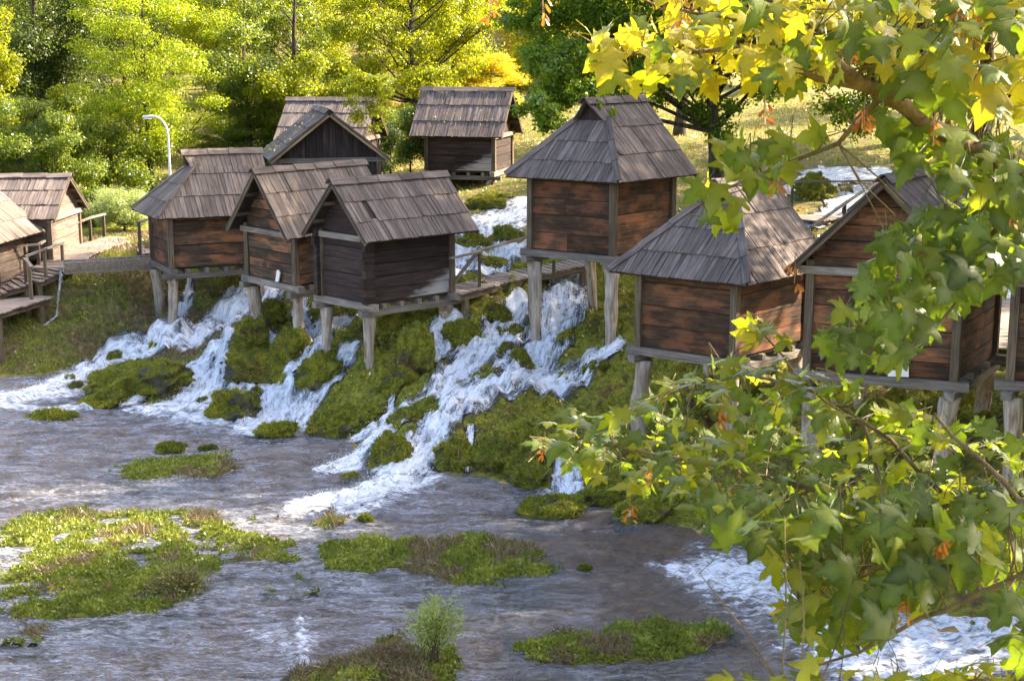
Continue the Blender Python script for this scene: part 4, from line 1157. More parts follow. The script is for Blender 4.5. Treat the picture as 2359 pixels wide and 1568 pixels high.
hb = Hut('left mill hut with a bright sunlit gable next to the boardwalk', N, dl, dr, 2.3, 2.8, 3.79, 4.98, axis='l', oN=.35, oF=.35, t0=-.3, t1=2.7, zg=2.1, wallm='wall_pale', stilts=fs(N, dl, dr, 2.3, 2.8))
qR = at_z(25.2 / K, 274 / K, 2.12); dr = np.array([.12, .99]); dr /= np.linalg.norm(dr); N = qR[:2] - dr * 2.3; dl = (-.985, .17)
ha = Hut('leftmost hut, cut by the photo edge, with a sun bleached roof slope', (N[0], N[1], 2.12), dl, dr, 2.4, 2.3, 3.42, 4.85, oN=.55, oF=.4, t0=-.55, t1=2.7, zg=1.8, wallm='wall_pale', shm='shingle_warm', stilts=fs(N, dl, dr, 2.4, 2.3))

# log crossing ends on the middle hut
def log_ends(h):
    for s, t in ((0, 0), (h.Sx, 0)):
        z = h.zf - .02; k = 0
        while z < h.zw - .05:
            hh = .22 if k else .18
            out = rng.uniform(.10, .19)
            ss = -.055 if s == 0 else h.Sx + .055
            part('log_end', beam(h.P(ss + (.0 if s else 0), .10, z + hh / 2), h.P(ss, -out - .08, z + hh / 2), .15, hh - .012), M['wall_dark'], h.root, h.off)
            z += hh; k += 1
log_ends(h3)
# white board leaning on the second hut, white box on the right hut
def white_thing(h, s, w_, hh, tilt, name, label, cat):
    p = h.P(s, -.10, h.zf + .02)
    t_ = thing(name, label, cat, p)
    V, F, UV = prism((0, 0, 0), h.A, np.array([0, 0, 1.0]), -h.B, [(-w_ / 2, 0), (w_ / 2, -.02), (w_ / 2 - tilt, hh), (w_ / 2 - tilt - w_ * .45, hh * 1.05), (-w_ / 2 - tilt, hh * .82)], lambda u, v: .0, lambda u, v: .03)
    link('panel', new_mesh('panel', V, F, M['white'], uv=UV), t_)
white_thing(h2, 2.36 * .33, .16, .30, .10, 'white_board', 'tilted white board standing on the sill of the second gabled hut', 'board')
white_thing(h6, 2.54 * .36, .36, .34, -.02, 'white_board', 'white rectangular panel on the sill of the leaf covered hut', 'board')

# ------------------------------------------------------------------ boardwalks
def boardwalk(label, pts, width, n_group=None, legs=True, rail_h=None, pitch=.2, stringer=True, name='boardwalk'):
    pts = [np.asarray(p, float) for p in pts]
    c = sum(pts) / len(pts); off = np.array([c[0], c[1], min(p[2] for p in pts) - .5])
    root = thing(name, label, 'boardwalk', off)
    for a, b_ in zip(pts[:-1], pts[1:]):
        d = b_ - a; L = np.linalg.norm(d); d /= L; s_ = np.cross(d, (0, 0, 1)); s_ /= np.linalg.norm(s_)
        k = 0
        while k * pitch < L:
            m_ = a + d * min(k * pitch + pitch / 2, L)
            w2 = width / 2 + rng.uniform(-.02, .04); dz = rng.uniform(-.006, .006)
            p0 = m_ - s_ * w2 + np.array([0, 0, dz]); p1 = m_ + s_ * (w2 + rng.uniform(-.02, .03)) + np.array([0, 0, -dz])
            part('plank', beam(p0, p1, pitch - .018, .04), M['deck'], root, off); k += 1
        if stringer:
            for e in (-.38, .38):
                o_ = s_ * width * e - np.array([0, 0, .11])
                part('stringer', beam(a + o_, b_ + o_, .12, .17), M['post'], root, off)
        if legs:
            for f in (.12, .88):
                for e in (-.36, .36):
                    p = a + d * L * f + s_ * width * e; g = gz(p[0], p[1])
                    if p[2] - g > .25: part('support_post', beam(p - np.array([0, 0, .19]), (p[0], p[1], g - .15), .14, .14, d), M['post'], root, off)
    return root
def railing(label, posts, rails, post_w=.085, cat='railing', name='railing'):
    """posts: (px,py_top,py_bottom,depth); rails: (px,py,depth)->(px,py,depth)"""
    P0 = at_y(posts[0][0], posts[0][2], posts[0][3]); off = P0
    root = thing(name, label, cat, off)
    for px, yt, yb, dpt in posts:
        b_ = at_y(px, yb, dpt); tp = at_y(px, yt, dpt); tp = np.array([b_[0], b_[1], tp[2]])
        part('post', beam(b_ - np.array([0, 0, .12]), tp, post_w, post_w, (1, 0, 0)), M['post'], root, off)
    for line in rails:
        for (a, c_) in zip(line[:-1], line[1:]):
            part('rail', beam(at_y(*a), at_y(*c_), .10, .055), M['frame'], root, off)
    return root
def c5(x, y):   # reading taken on an enlarged crop of the left side -> sheet pixels
    return (x / 3.0157 * .92109, (400 + y / 3.0157) * .92109)
Zb = 2.6
zfun = lambda x: float(np.interp(x, [-260, -40, 200, 400, 560, 760, 940], [1.75, 1.95, 2.15, 2.4, 2.55, 2.6, 2.6]))
main_pts = [at_z(*c5(*p), zfun(p[0])) for p in [(-260, 1060), (-40, 975), (200, 905), (400, 815), (560, 705), (760, 632), (940, 582)]]
boardwalk('boardwalk running past the left huts to the green bushes', main_pts, 1.25)
plat = [at_z(*c5(-200, 1150), 1.72), at_z(*c5(236, 1022), 1.72)]
boardwalk('lower plank platform at the left edge above the bank', plat, 1.5, pitch=.24)
def dz(x, y, z=None): return at_z(*c5(x, y), zfun(x) if z is None else z)[1]
def post5(x, yt, yb, z=None): u, v0 = c5(x, yt); _, v1 = c5(x, yb); return (u, v0, v1, dz(x, yb, z))
def rl(x, y, dep): u, v = c5(x, y); return (u, v, dep)
pA = [post5(300, 640, 828), post5(435, 540, 715), post5(545, 490, 660), post5(685, 440, 610), post5(787, 408, 580)]
railing('brown handrail along the far side of the left boardwalk', pA,
        [[rl(-60, 664, pA[0][3] - 1.0), rl(296, 632, pA[0][3]), rl(437, 540, pA[1][3]), rl(547, 482, pA[2][3]), rl(686, 430, pA[3][3]), rl(790, 405, pA[4][3])]])
pB = [post5(198, 728, 922), post5(345, 672, 860), post5(474, 625, 760)]
railing('weathered handrail along the near side of the left boardwalk', pB, [[rl(188, 724, pB[0][3]), rl(345, 668, pB[1][3]), rl(480, 622, pB[2][3])]])
pC = [post5(238, 800, 1052, 1.72), post5(8, 850, 1035, 1.72)]
railing('short rail with tall corner post on the lower platform', pC, [[rl(184, 735, pB[0][3]), rl(240, 805, pC[0][3])]])
# deck piece and rail behind the left hip roofed hut
q0 = at_z(*c5(1040, 690), 2.62); q1 = at_z(*c5(1180, 684), 2.62)
boardwalk('short plank landing behind the left hip roofed hut', [q0, q1], 1.0)
pD = [post5(1060, 462, 722, 2.62)]
railing('single railed post at the landing behind the left hut', pD, [[rl(1040, 468, pD[0][3]), rl(1170, 430, pD[0][3] + 1.0)]])

# concrete flume
f0 = at_z(63.5 / K, 262.5 / K, 2.68); f1 = at_z(154 / K, 257.6 / K, 2.72)
off = (f0 + f1) / 2 - np.array([0, 0, .5])
fl = thing('flume', 'long concrete water flume between the boardwalk and the left hut', 'flume', off)
dr_ = (f1 - f0) / np.linalg.norm(f1 - f0); sd_ = np.array([-dr_[1], dr_[0], 0])
part('trough', beam(f0 + sd_ * .3 - np.array([0, 0, .22]), f1 + sd_ * .3 - np.array([0, 0, .22]), .62, .26), M['concrete'], fl, off)
for e in (.02, .58):
    part('side_wall', beam(f0 + sd_ * e - np.array([0, 0, .11]), f1 + sd_ * e - np.array([0, 0, .11]), .10, .22), M['concrete'], fl, off)
v, f, u = beam(f0 + sd_ * .3 - np.array([0, 0, .055]), f1 + sd_ * .3 - np.array([0, 0, .055]), .44, .05)
wtr = new_mesh('water', np.array(v) - off, f, M['pool'], uv=u, attrs={'foam': np.full(8, .25)})
link('water', wtr, fl)
#part('pier', beam(f0 + sd_ * .3 + dr_ * .5 - np.array([0, 0, .35]), f0 + sd_ * .3 + dr_ * .5 - np.array([0, 0, .9]), .4, .4, dr_), M['concrete'], fl, off)
#part('pier', beam(f1 + sd_ * .3 - dr_ * .5 - np.array([0, 0, .35]), f1 + sd_ * .3 - dr_ * .5 - np.array([0, 0, 1.4]), .4, .4, dr_), M['concrete'], fl, off)
# thin fall out of the flume
def ribbon_fall(pts, wds, nseg=26):
    P = np.array(pts, float); V = []; UV = []; Mk = []
    T = np.linspace(0, len(P) - 1, nseg); Lc = 0
    for i, t_ in enumerate(T):
        k = min(int(t_), len(P) - 2); c = P[k] + (P[k + 1] - P[k]) * (t_ - k); w_ = wds[k] + (wds[k + 1] - wds[k]) * (t_ - k)
        if i: Lc += np.linalg.norm(c - pc)
        pc = c
        for j in range(7):
            x = (j / 6 - .5) * 2; V.append(c + np.array([x * w_, -.06 * (1 - x * x) - .03 * float(vnoise(j * .9, i * .6)), 0])); UV.append((x * w_, Lc)); Mk.append(.5 - x * x * .5)
    idx = np.arange(nseg * 7).reshape(nseg, 7)
    F = np.stack([idx[:-1, :-1], idx[:-1, 1:], idx[1:, 1:], idx[1:, :-1]], -1).reshape(-1, 4)
    link('waterfall', new_mesh('waterfall', V, F, M['fall'], uv=UV, smooth=True, attrs={'mask': Mk}), kind='structure')
a = f0 + np.array([-.02, -.05, -.06]); g = gz(a[0] - .15, a[1] - .5)
ribbon_fall([a, a + [-.02, -.25, -.5], (a[0] - .12, a[1] - .45, g + .25), (a[0] - .35, a[1] - .8, gz(a[0] - .35, a[1] - .8) + .03)], [.08, .06, .06, .10])

# sloping walkway from the middle hut to the tall hip roofed hut
w0 = at_z(1030, 672, 2.78); w1 = at_z(1190, 632, 2.95); w2 = at_z(1345, 602, 3.15)
boardwalk('sloping plank walkway between the middle hut and the tall hip roofed hut', [w0, w1, w2], .95)
pE = [(1104, 582, 668, 37.2), (1275, 598, 640, 38.3)]
railing('thin brown railing with a diagonal brace on the sloping walkway', pE,
        [[(1036, 594, 36.5), (1108, 578, 37.2)], [(1090, 580, 37.3), (1222, 543, 39.5), (1300, 522, 40.5)], [(1030, 668, 36.6), (1096, 584, 37.15)]])
# decks at the right
boardwalk('plank walkway passing between the two right huts', [at_z(1835, 760, 2.75), at_z(1868, 690, 2.8), at_z(1905, 605, 2.85)], 1.3)
boardwalk('little plank bridge over the far rapids', [at_z(1840, 505, 3.25), at_z(1990, 478, 3.3)], 1.6)
pF = [(1822, 424, 500, 48.0), (1941, 478, 505, 50.0)]
railing('dark handrail over the far rapids', pF, [[(1800, 424, 47.8), (1822, 420, 48.0), (2030, 414, 49.0)]])
pG = [(1943, 470, 520, 44.0)]
railing('light sloping handrail of the little bridge', pG, [[(1868, 522, 42.0), (1945, 468, 44.0), (2045, 400, 47.0)]])
boardwalk('sunlit plank deck between the leaf covered hut and the right edge', [at_z(2270, 800, 2.9), at_z(2300, 750, 2.9), at_z(2340, 690, 2.9)], 1.5)
boardwalk('far plank path at the right behind the maple leaves', [at_z(2230, 420, 4.3), at_z(2380, 405, 4.3)], 1.4)

# ------------------------------------------------------------------ lamps, bin
def lamp(base, label, hgt, reach, mat, flat=False):
    t = thing('street_lamp', label, 'street lamp', base)
    if not flat:
        pts = [(0, 0, 0), (0, 0, hgt * .45), (0, 0, hgt * .8)] + [(-reach * (1 - math.cos(a)) , 0, hgt * .8 + hgt * .17 * math.sin(a)) for a in np.linspace(.15, 1.5, 7)]
        rr = [.055, .045, .038] + [.034] * 7
        v, f, u = tube(pts, rr, 10); link('pole', new_mesh('pole', v, f, mat, uv=u, smooth=True), t)
        e = np.array(pts[-1])
        v, f, u = tube([e + [.05, 0, 0], e + [-.12, 0, .01], e + [-.42, 0, -.01], e + [-.46, 0, -.02]], [.036, .055, .05, .02], 10)
        link('lamp_head', new_mesh('lamp_head', v, f, M['galv'], uv=u, smooth=True), t)
        v, f, u = beam(e + [-.14, 0, -.068], e + [-.40, 0, -.075], .09, .02); link('lens', new_mesh('lens', v, f, M['white'], uv=u), t)
    else:
        v, f, u = tube([(0, 0, 0), (0, 0, hgt)], [.07, .05], 10); link('pole', new_mesh('pole', v, f, mat, uv=u), t)
        v, f, u = beam((-.32, 0, hgt + .04), (.32, 0, hgt + .04), .22, .10); link('lamp_head', new_mesh('lamp_head', v, f, mat, uv=u), t)
        v, f, u = beam((-.28, 0, hgt - .02), (.28, 0, hgt - .02), .16, .02); link('lens', new_mesh('lens', v, f, M['white'], uv=u), t)
    v, f, u = tube([(0, 0, -.05), (0, 0, .25), (0, 0, .3)], [.12, .11, .08], 10); link('base', new_mesh('base', v, f, mat, uv=u), t)
L0 = at_y(391, 390, 51); b_ = np.array([L0[0], 51, gz(L0[0], 51)]); top = at_y(372, 268, 51)[2]
lamp(b_, 'curved pale metal street lamp behind the left hip roofed hut', (top - b_[2]) / .97, .45, M['galv'])
L1 = at_y(1277, 200, 66); b_ = np.array([L1[0], 66, gz(L1[0], 66)]); top = at_y(1277, 34, 66)[2]
lamp(b_, 'straight lamp post with a flat head in the sunny background', top - b_[2], 0, M['concrete'], flat=True)
B = at_y(2274, 212, 72); g = gz(B[0], 72)
t = thing('litter_bin', 'orange litter bin on the far sunny lawn', 'litter bin', (B[0], 72, g))
v, f, u = tube([(0, 0, .12), (0, 0, .95), (0, 0, .951), (0, 0, .5)], [.24, .33, .29, .22], 12); link('bucket', new_mesh('bucket', v, f, M['orange'], uv=u), t)
v, f, u = tube([(0, 0, -.1), (0, 0, .2)], [.04, .04], 6); link('stand', new_mesh('stand', v, f, M['dark_metal'], uv=u), t)

# ------------------------------------------------------------------ trees
def crown_mesh(clumps, n, size, mat, flat=.6, up=.5, aspect=.62, name='crown', tone_shift=0.0, shell=.55):
    """clumps: (x,y,z,rx,ry,rz); leaf quads spread through every clump"""
    C = np.array(clumps); vol = (C[:, 3] * C[:, 4] * C[:, 5]) ** .8; pr = vol / vol.sum()
    ci = rng.choice(len(C), n, p=pr)
    d = rng.normal(0, 1, (n, 3)); d /= np.linalg.norm(d, axis=1, keepdims=True)
    rr = rng.random(n) ** shell
    # ragged clump outline
    rag = 1 + .45 * vnoise(d[:, 0] * 2.2 + ci * 7.3, d[:, 1] * 2.2 + ci * 3.1, d[:, 2] * 2.2, s=3)
    P = C[ci, :3] + d * C[ci, 3:] * (rr * rag)[:, None]
    Nn = d * (1 - up) + rng.normal(0, .55, (n, 3)) + np.array([0, 0, up]); Nn /= np.linalg.norm(Nn, axis=1, keepdims=True)
    A = rng.normal(0, 1, (n, 3)); U = np.cross(Nn, A); U /= np.linalg.norm(U, axis=1, keepdims=True); Vv = np.cross(Nn, U)
    s_ = (size * rng.uniform(.6, 1.35, n))[:, None]
    V = np.stack([P - U * s_ * .5, P + Vv * s_ * aspect * .5 + Nn * s_ * .08, P + U * s_ * .5, P - Vv * s_ * aspect * .5 + Nn * s_ * .08], 1).reshape(-1, 3)
    F = np.arange(4 * n).reshape(n, 4)
    ct = rng.normal(0, .16, len(C))
    tone = .5 + tone_shift + ct[ci] + rng.normal(0, .17, n)
    return new_mesh(name, V, F, mat, fattrs={'tone': np.clip(tone, 0, 1)})

def limbs_mesh(clumps, h_fork, r0, mat, name='trunk', lean=(0, 0), top=None, sides=8, maxl=26, wob=.05):
    C = np.array(clumps); top_z = top if top is not None else C[:, 2].max()
    lx, ly = lean
    ax = lambda z: np.array([lx * z / top_z + wob * r0 * 8 * math.sin(z * .9), ly * z / top_z + wob * r0 * 8 * math.cos(z * .7) - wob * r0 * 8, z])
    zs = np.linspace(0, top_z * .93, 9)
    parts = [tube([np.array([0, 0, -.4])] + [ax(z) for z in zs], [r0 * 1.5] + [r0 * (1.15 if i == 0 else 1) * (1 - .88 * i / 8) for i in range(9)], sides)]
    order = rng.permutation(len(C))[:maxl]
    for i in order:
        c = C[i, :3]; z0 = min(max(h_fork, c[2] - np.hypot(c[0], c[1]) * rng.uniform(.5, .9) - .2), top_z * .88)
        a = ax(z0); m_ = a + (c - a) * .5 + np.array([0, 0, -.12 * np.linalg.norm(c - a) * rng.uniform(-.3, 1)]) + rng.normal(0, .06, 3)
        rb = r0 * .38 * (1 - z0 / top_z * .7)
        parts.append(tube([a, m_, c], [rb, rb * .6, rb * .15], 5))
        for _ in range(2):
            e = c + rng.normal(0, .6, 3) * C[i, 3:]
            parts.append(tube([m_ + (c - m_) * .4, e], [rb * .35, rb * .08], 4))
    v, f, u = join(parts)
    return new_mesh(name, v, f, mat, uv=u, smooth=True)

def rand_clumps(n, rx, ry, z0, z1, cr, taper=0.0, zs=.7, fill=.35, px=0, py=0):
    out = []
    for i in range(n):
        a = rng.uniform(0, 2 * math.pi); v = rng.random(); z = z0 + (z1 - z0) * v
        prof = math.sin(math.pi * min(1, max(.06, .12 + .8 * v))) ** .6 * (1 - taper * v)
        r = (rng.random() ** fill) * prof
        c = cr * rng.uniform(.7, 1.35) * (1 - .35 * v * taper)
        out.append((px + math.cos(a) * r * rx, py + math.sin(a) * r * ry, z, c, c, c * zs))
    return out

KINDS = {  # protos shared by the woodland behind
 'yellow': dict(mat='leaf_yellow', n=42000, size=.115, rx=2.9, z0=2.2, z1=10.5, cr=1.0),
 'green': dict(mat='leaf_green', n=42000, size=.11, rx=2.7, z0=1.6, z1=11.0, cr=1.0),
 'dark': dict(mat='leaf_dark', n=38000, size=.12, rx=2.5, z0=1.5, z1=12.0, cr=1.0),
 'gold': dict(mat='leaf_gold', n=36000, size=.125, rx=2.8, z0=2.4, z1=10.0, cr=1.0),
}
PROTO = {}
for kname, kd in KINDS.items():
    for vi in range(2):
        cl = rand_clumps(46, kd['rx'], kd['rx'], kd['z0'], kd['z1'], kd['cr'], taper=.35)
        PROTO[kname, vi] = (crown_mesh(cl, kd['n'], kd['size'], M[kd['mat']]), limbs_mesh(cl, 1.8, .17, M['bark'], sides=7))
def forest_tree(x, y, kname, vi, sc, scz, label, group, rz):
    t = thing('woodland_tree', label, 'tree', (x, y, gz(x, y) - .05), group)
    t.scale = (sc, sc, scz); t.rotation_euler = (0, 0, rz)
    link('crown', PROTO[kname, vi][0], t); link('trunk', PROTO[kname, vi][1], t)
    return t
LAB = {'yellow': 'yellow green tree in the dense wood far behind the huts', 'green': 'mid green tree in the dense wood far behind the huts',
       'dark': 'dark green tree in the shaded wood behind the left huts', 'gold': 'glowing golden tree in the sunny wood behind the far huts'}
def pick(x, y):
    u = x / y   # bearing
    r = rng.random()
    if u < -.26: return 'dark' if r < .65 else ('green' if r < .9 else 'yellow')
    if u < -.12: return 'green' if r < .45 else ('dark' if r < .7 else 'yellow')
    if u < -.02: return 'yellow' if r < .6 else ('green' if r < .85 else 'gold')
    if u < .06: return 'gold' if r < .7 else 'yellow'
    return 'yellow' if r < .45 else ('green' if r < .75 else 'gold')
for row, (y, step, hmin, hmax) in enumerate([(78, 5.2, .9, 1.1), (90, 5.6, .95, 1.2), (103, 6.0, 1.0, 1.25), (118, 6.6, 1.1, 1.4), (136, 7.5, 1.2, 1.5)]):
    x = -.42 * y + rng.uniform(0, 3)
    while x < .42 * y:
        yy = y + rng.uniform(-3, 3); xx = x + rng.uniform(-1.2, 1.2)
        u = xx / yy
        open_ = (u > .19 and y < 112) or (.0 < u < .055 and y < 100)
        if not open_:
            kk = pick(xx, yy); s_ = rng.uniform(hmin, hmax)
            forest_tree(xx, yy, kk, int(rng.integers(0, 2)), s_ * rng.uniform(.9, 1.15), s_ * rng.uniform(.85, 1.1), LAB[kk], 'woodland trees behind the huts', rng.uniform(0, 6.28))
        x += step * rng.uniform(.8, 1.25)

for i in range(34):
    y = rng.uniform(62, 76); x = rng.uniform(-.40, .02) * y
    kk = pick(x, y); sc_ = rng.uniform(.35, .6)
    t = forest_tree(x, y, kk, int(rng.integers(0, 2)), sc_ * 1.25, sc_ * .62, {'dark': 'dark', 'green': 'mid green', 'yellow': 'yellow green', 'gold': 'golden'}[kk] + ' undergrowth bush at the foot of the wood', 'undergrowth at the wood edge', rng.uniform(0, 6.28))
    t.name = 'undergrowth_bush'; t['category'] = 'bush'
def own_tree(name, label, base, mat, clumps, n, size, cat='tree', r0=.12, fork=1.0, flat=.6, up=.5, aspect=.62, lean=(0, 0), shell=.55, top=None, barkm='bark', tone=0.0, maxl=26):
    t = thing(name, label, cat, base)
    link('crown', crown_mesh(clumps, n, size, M[mat], up=up, aspect=aspect, shell=shell, tone_shift=tone), t)
    link('trunk', limbs_mesh(clumps, fork, r0, M[barkm], lean=lean, top=top, maxl=maxl), t)
    return t
def gbase(px, depth):
    p = at_y(px, 400, depth); return np.array([p[0], depth, gz(p[0], depth)])
def pxclumps(base, depth, cx, cyy, rxp, ryp, n, cr, zs=.7, dr_=None, hollow=.35):
    """clumps filling an oval seen at (cx,cy) sheet pixels, with the same depth as width"""
    s_ = K * depth / FPX; c0 = at_y(cx, cyy, depth) - base; rx, rz = rxp * s_, ryp * s_
    ry = dr_ or rx; out = []
    while len(out) < n:
        d = rng.normal(0, 1, 3); d /= np.linalg.norm(d); d *= rng.random() ** hollow
        k = cr * rng.uniform(.65, 1.35)
        out.append((c0[0] + d[0] * rx, c0[1] + d[1] * ry, max(c0[2] + d[2] * rz, .3), k, k, k * zs))
    return out
b = gbase(345, 60); own_tree('locust_tree', 'bright yellow green locust tree with feathery layered sprays behind the lamp', b, 'leaf_locust', pxclumps(b, 60, 335, 110, 185, 260, 85, .78, .5), 67200, 0.101, r0=.14, up=.55, aspect=.45, fork=.8)
b = gbase(95, 56); own_tree('leafy_shrub', 'big round fresh green shrub at the far left behind the boardwalk', b, 'leaf_green', pxclumps(b, 56, 95, 330, 135, 125, 55, .62), 41600, 0.094, cat='shrub', r0=.07, fork=.3, tone=.1)
b = gbase(150, 57); own_tree('pale_sapling', 'pale sapling sticking out above the big left shrub', b, 'leaf_yellow', pxclumps(b, 57, 150, 240, 26, 75, 14, .35), 4160, 0.101, r0=.04, cat='sapling')
b = gbase(240, 58.5); own_tree('leafy_shrub', 'darker green shrub under the locust tree beside the lamp', b, 'leaf_green', pxclumps(b, 58.5, 260, 370, 120, 90, 40, .6), 25600, 0.101, cat='shrub', r0=.06, fork=.3, tone=-.15)
b = gbase(100, 70); own_tree('tall_dark_tree', 'tall dark green tree filling the upper left corner', b, 'leaf_dark', pxclumps(b, 70, 105, 70, 150, 260, 60, 1.0), 48000, 0.133, r0=.2, tone=.1)
b = gbase(5, 64); own_tree('yellowish_tree', 'yellow tipped tree at the extreme left edge', b, 'leaf_yellow', pxclumps(b, 64, -10, 130, 45, 170, 22, .7), 12800, 0.117, r0=.12)
b = gbase(575, 64); own_tree('tall_leafy_tree', 'tall loose leaved tree rising between the locust and the far huts', b, 'leaf_green', pxclumps(b, 64, 570, 150, 100, 270, 60, .75), 41600, 0.109, r0=.15, tone=.2)
b = gbase(280, 52); own_tree('willow_bush', 'grey green willow bush at the end of the left boardwalk', b, 'leaf_willow', pxclumps(b, 52, 278, 470, 76, 52, 34, .40), 25600, 0.078, cat='bush', r0=.04, fork=.2, aspect=.3)
b = gbase(180, 53); own_tree('low_bush', 'dark low bush beside the sunlit gable', b, 'leaf_green', pxclumps(b, 53, 205, 480, 50, 60, 20, .42), 12800, 0.078, cat='bush', r0=.04, fork=.2, tone=-.2)
b = gbase(903, 48.5); own_tree('thin_sapling', 'thin pale sapling leaning left between the two far huts', b, 'leaf_yellow', pxclumps(b, 48.5, 850, 225, 52, 85, 26, .26), 5760, 0.078, r0=.035, cat='sapling', lean=(-.95, 0), tone=-.1)
b = gbase(945, 55); own_tree('low_bush', 'bright green bush at the left wall of the far mill hut', b, 'leaf_green', pxclumps(b, 55, 945, 315, 45, 75, 24, .40), 12800, 0.078, cat='bush', r0=.04, fork=.2, tone=.35)
b = gbase(900, 57); own_tree('low_bush', 'shaded dark bush behind the thin sapling', b, 'leaf_dark', pxclumps(b, 57, 885, 340, 40, 50, 14, .45), 8000, 0.086, cat='bush', r0=.04, fork=.2)
b = gbase(955, 67); own_tree('spreading_tree', 'large spreading yellow green tree with dark forked limbs in the centre background', b, 'leaf_yellow', pxclumps(b, 67, 960, 90, 200, 230, 95, .85, .5), 67200, 0.113, r0=.2, fork=2.2, tone=-.05, maxl=40)
b = gbase(690, 69); own_tree('tall_slender_tree', 'tall tree with a straight dark trunk above the far huts', b, 'leaf_green', pxclumps(b, 71, 660, 60, 90, 210, 36, .75), 19200, 0.117, r0=.2, fork=2.5, tone=.15)
b = gbase(760, 63); own_tree('leafy_shrub', 'yellow flecked shrub directly above the two far huts\' roofs', b, 'leaf_yellow', pxclumps(b, 63, 700, 190, 130, 70, 40, .6), 22400, 0.101, cat='shrub', r0=.06, fork=.3, tone=-.2)
b = gbase(1215, 92); own_tree('golden_tree', 'bright golden backlit tree beyond the straight lamp post', b, 'leaf_gold', pxclumps(b, 92, 1215, 90, 90, 190, 50, 1.0), 25600, 0.156, r0=.16)
# alder over the tall hut
b = np.array([*at_y(1640, 360, 46)[:2], 0]); b[2] = gz(b[0], b[1])
cl = pxclumps(b, 45, 1430, 70, 240, 150, 80, .62, .7, dr_=2.2) + pxclumps(b, 46.5, 1750, 90, 240, 140, 60, .62, .7, dr_=2.0) + pxclumps(b, 46, 1560, 215, 150, 70, 30, .36, .7, dr_=1.0) + pxclumps(b, 45.5, 1650, 280, 60, 70, 12, .3, .7, dr_=.5) + pxclumps(b, 47, 1990, 220, 120, 90, 26, .45, .7, dr_=1.0)
alder = own_tree('alder_tree', 'round leaved green alder with a dark ivy trunk overhanging the tall hut\'s roof', b, 'leaf_alder', cl, 90000, .10, r0=.36, fork=3.4, aspect=.85, maxl=16, top=7.5, tone=.1)
upper = pxclumps(b, 45, 1400, -170, 260, 130, 46, .85, .7, dr_=3.2) + pxclumps(b, 46, 1700, -260, 260, 200, 40, .95, .7, dr_=3.2)
link('upper_crown', crown_mesh(upper, 34000, .14, M['leaf_alder'], aspect=.85), alder)
low = pxclumps(b, 40.5, 1255, 262, 62, 50, 20, .30, .7, dr_=.6) + pxclumps(b, 42, 1300, 170, 95, 90, 30, .42, .7, dr_=1.0) + pxclumps(b, 35.6, 1392, 250, 26, 20, 3, .16, .8, dr_=.2) + pxclumps(b, 43, 1230, 40, 70, 70, 14, .4, .7, dr_=1.0)
link('low_boughs', crown_mesh(low, 15000, .105, M['leaf_alder'], aspect=.85, tone_shift=.15), alder)
# park trees on the right lawn
for px, dep, lab, r0, ctr in [(2105, 53, 'trunk of a park tree with spreading roots above the far rapids', .30, (2080, -60)), (2250, 60, 'thick dark park tree trunk at the right, beside the litter bin', .42, (2250, -120)),
                         (2312, 70, 'thinner park tree trunk farthest right on the sunny lawn', .30, (2330, -60)), (1562, 62, 'pale park tree trunk seen left of the ivy trunk', .26, (1580, -40))]:
    b = gbase(px, dep)
    own_tree('park_tree', lab, b, 'leaf_yellow' if dep > 55 else 'leaf_green', pxclumps(b, dep, ctr[0], ctr[1], 170, 150, 40, 1.0, .6), 22400, 0.125, r0=r0, fork=4.0, top=10.5, tone=.1)
b = gbase(2160, 58); own_tree('leafy_shrub', 'green shrub between the park trees at the right', b, 'leaf_green', pxclumps(b, 58, 2150, 130, 90, 90, 26, .6), 14400, 0.101, cat='shrub', r0=.05, fork=.3)
# unseen trees placed for shade on the right bank, beyond the picture's edge
for i, (x, y, s_, scz) in enumerate(SHADE):
    kk = ['green', 'dark', 'yellow'][i % 3]
    forest_tree(x, y, kk, i % 2, s_, scz, 'unseen tall tree on the right bank, placed to shade huts and pool', 'unseen shade trees on the right bank', i * 1.3)
# fallen leaves on the far roofs
for h, n_, lab in ((hb1, 46, 'yellow fallen leaves scattered on the boarded gable hut\'s left slope'), (hb2, 22, 'few yellow fallen leaves on the far mill hut\'s roof')):
    sl = 1 if h is hb1 else 0
    P = []
    for _ in range(n_):
        f_ = rng.uniform(.03, .9); t_ = rng.uniform(0, h.Lx)
        e_s = h.Sx + .35 if sl else -.35; s_ = e_s + (h.Sx / 2 - e_s) * f_
        ze_, zr_ = (5.44, 6.95) if h is hb1 else (5.75, 7.42)
        P.append(h.P(s_, t_, ze_ + (zr_ - ze_) * f_ + .05))
    P = np.array(P); Nn = np.tile([0, 0, 1.0], (len(P), 1))
    o = link('fallen_leaves', blades_mesh('fallen_leaves', P, Nn, M['fallen'], .05, .10, .09, 1.4, quad=True, tone=.6 + .4 * rng.random(len(P))), kind='stuff')

# ------------------------------------------------------------------ foreground maple
DK = 1.45
def a7(px, py, dep): return at_y(px, py, dep * DK)

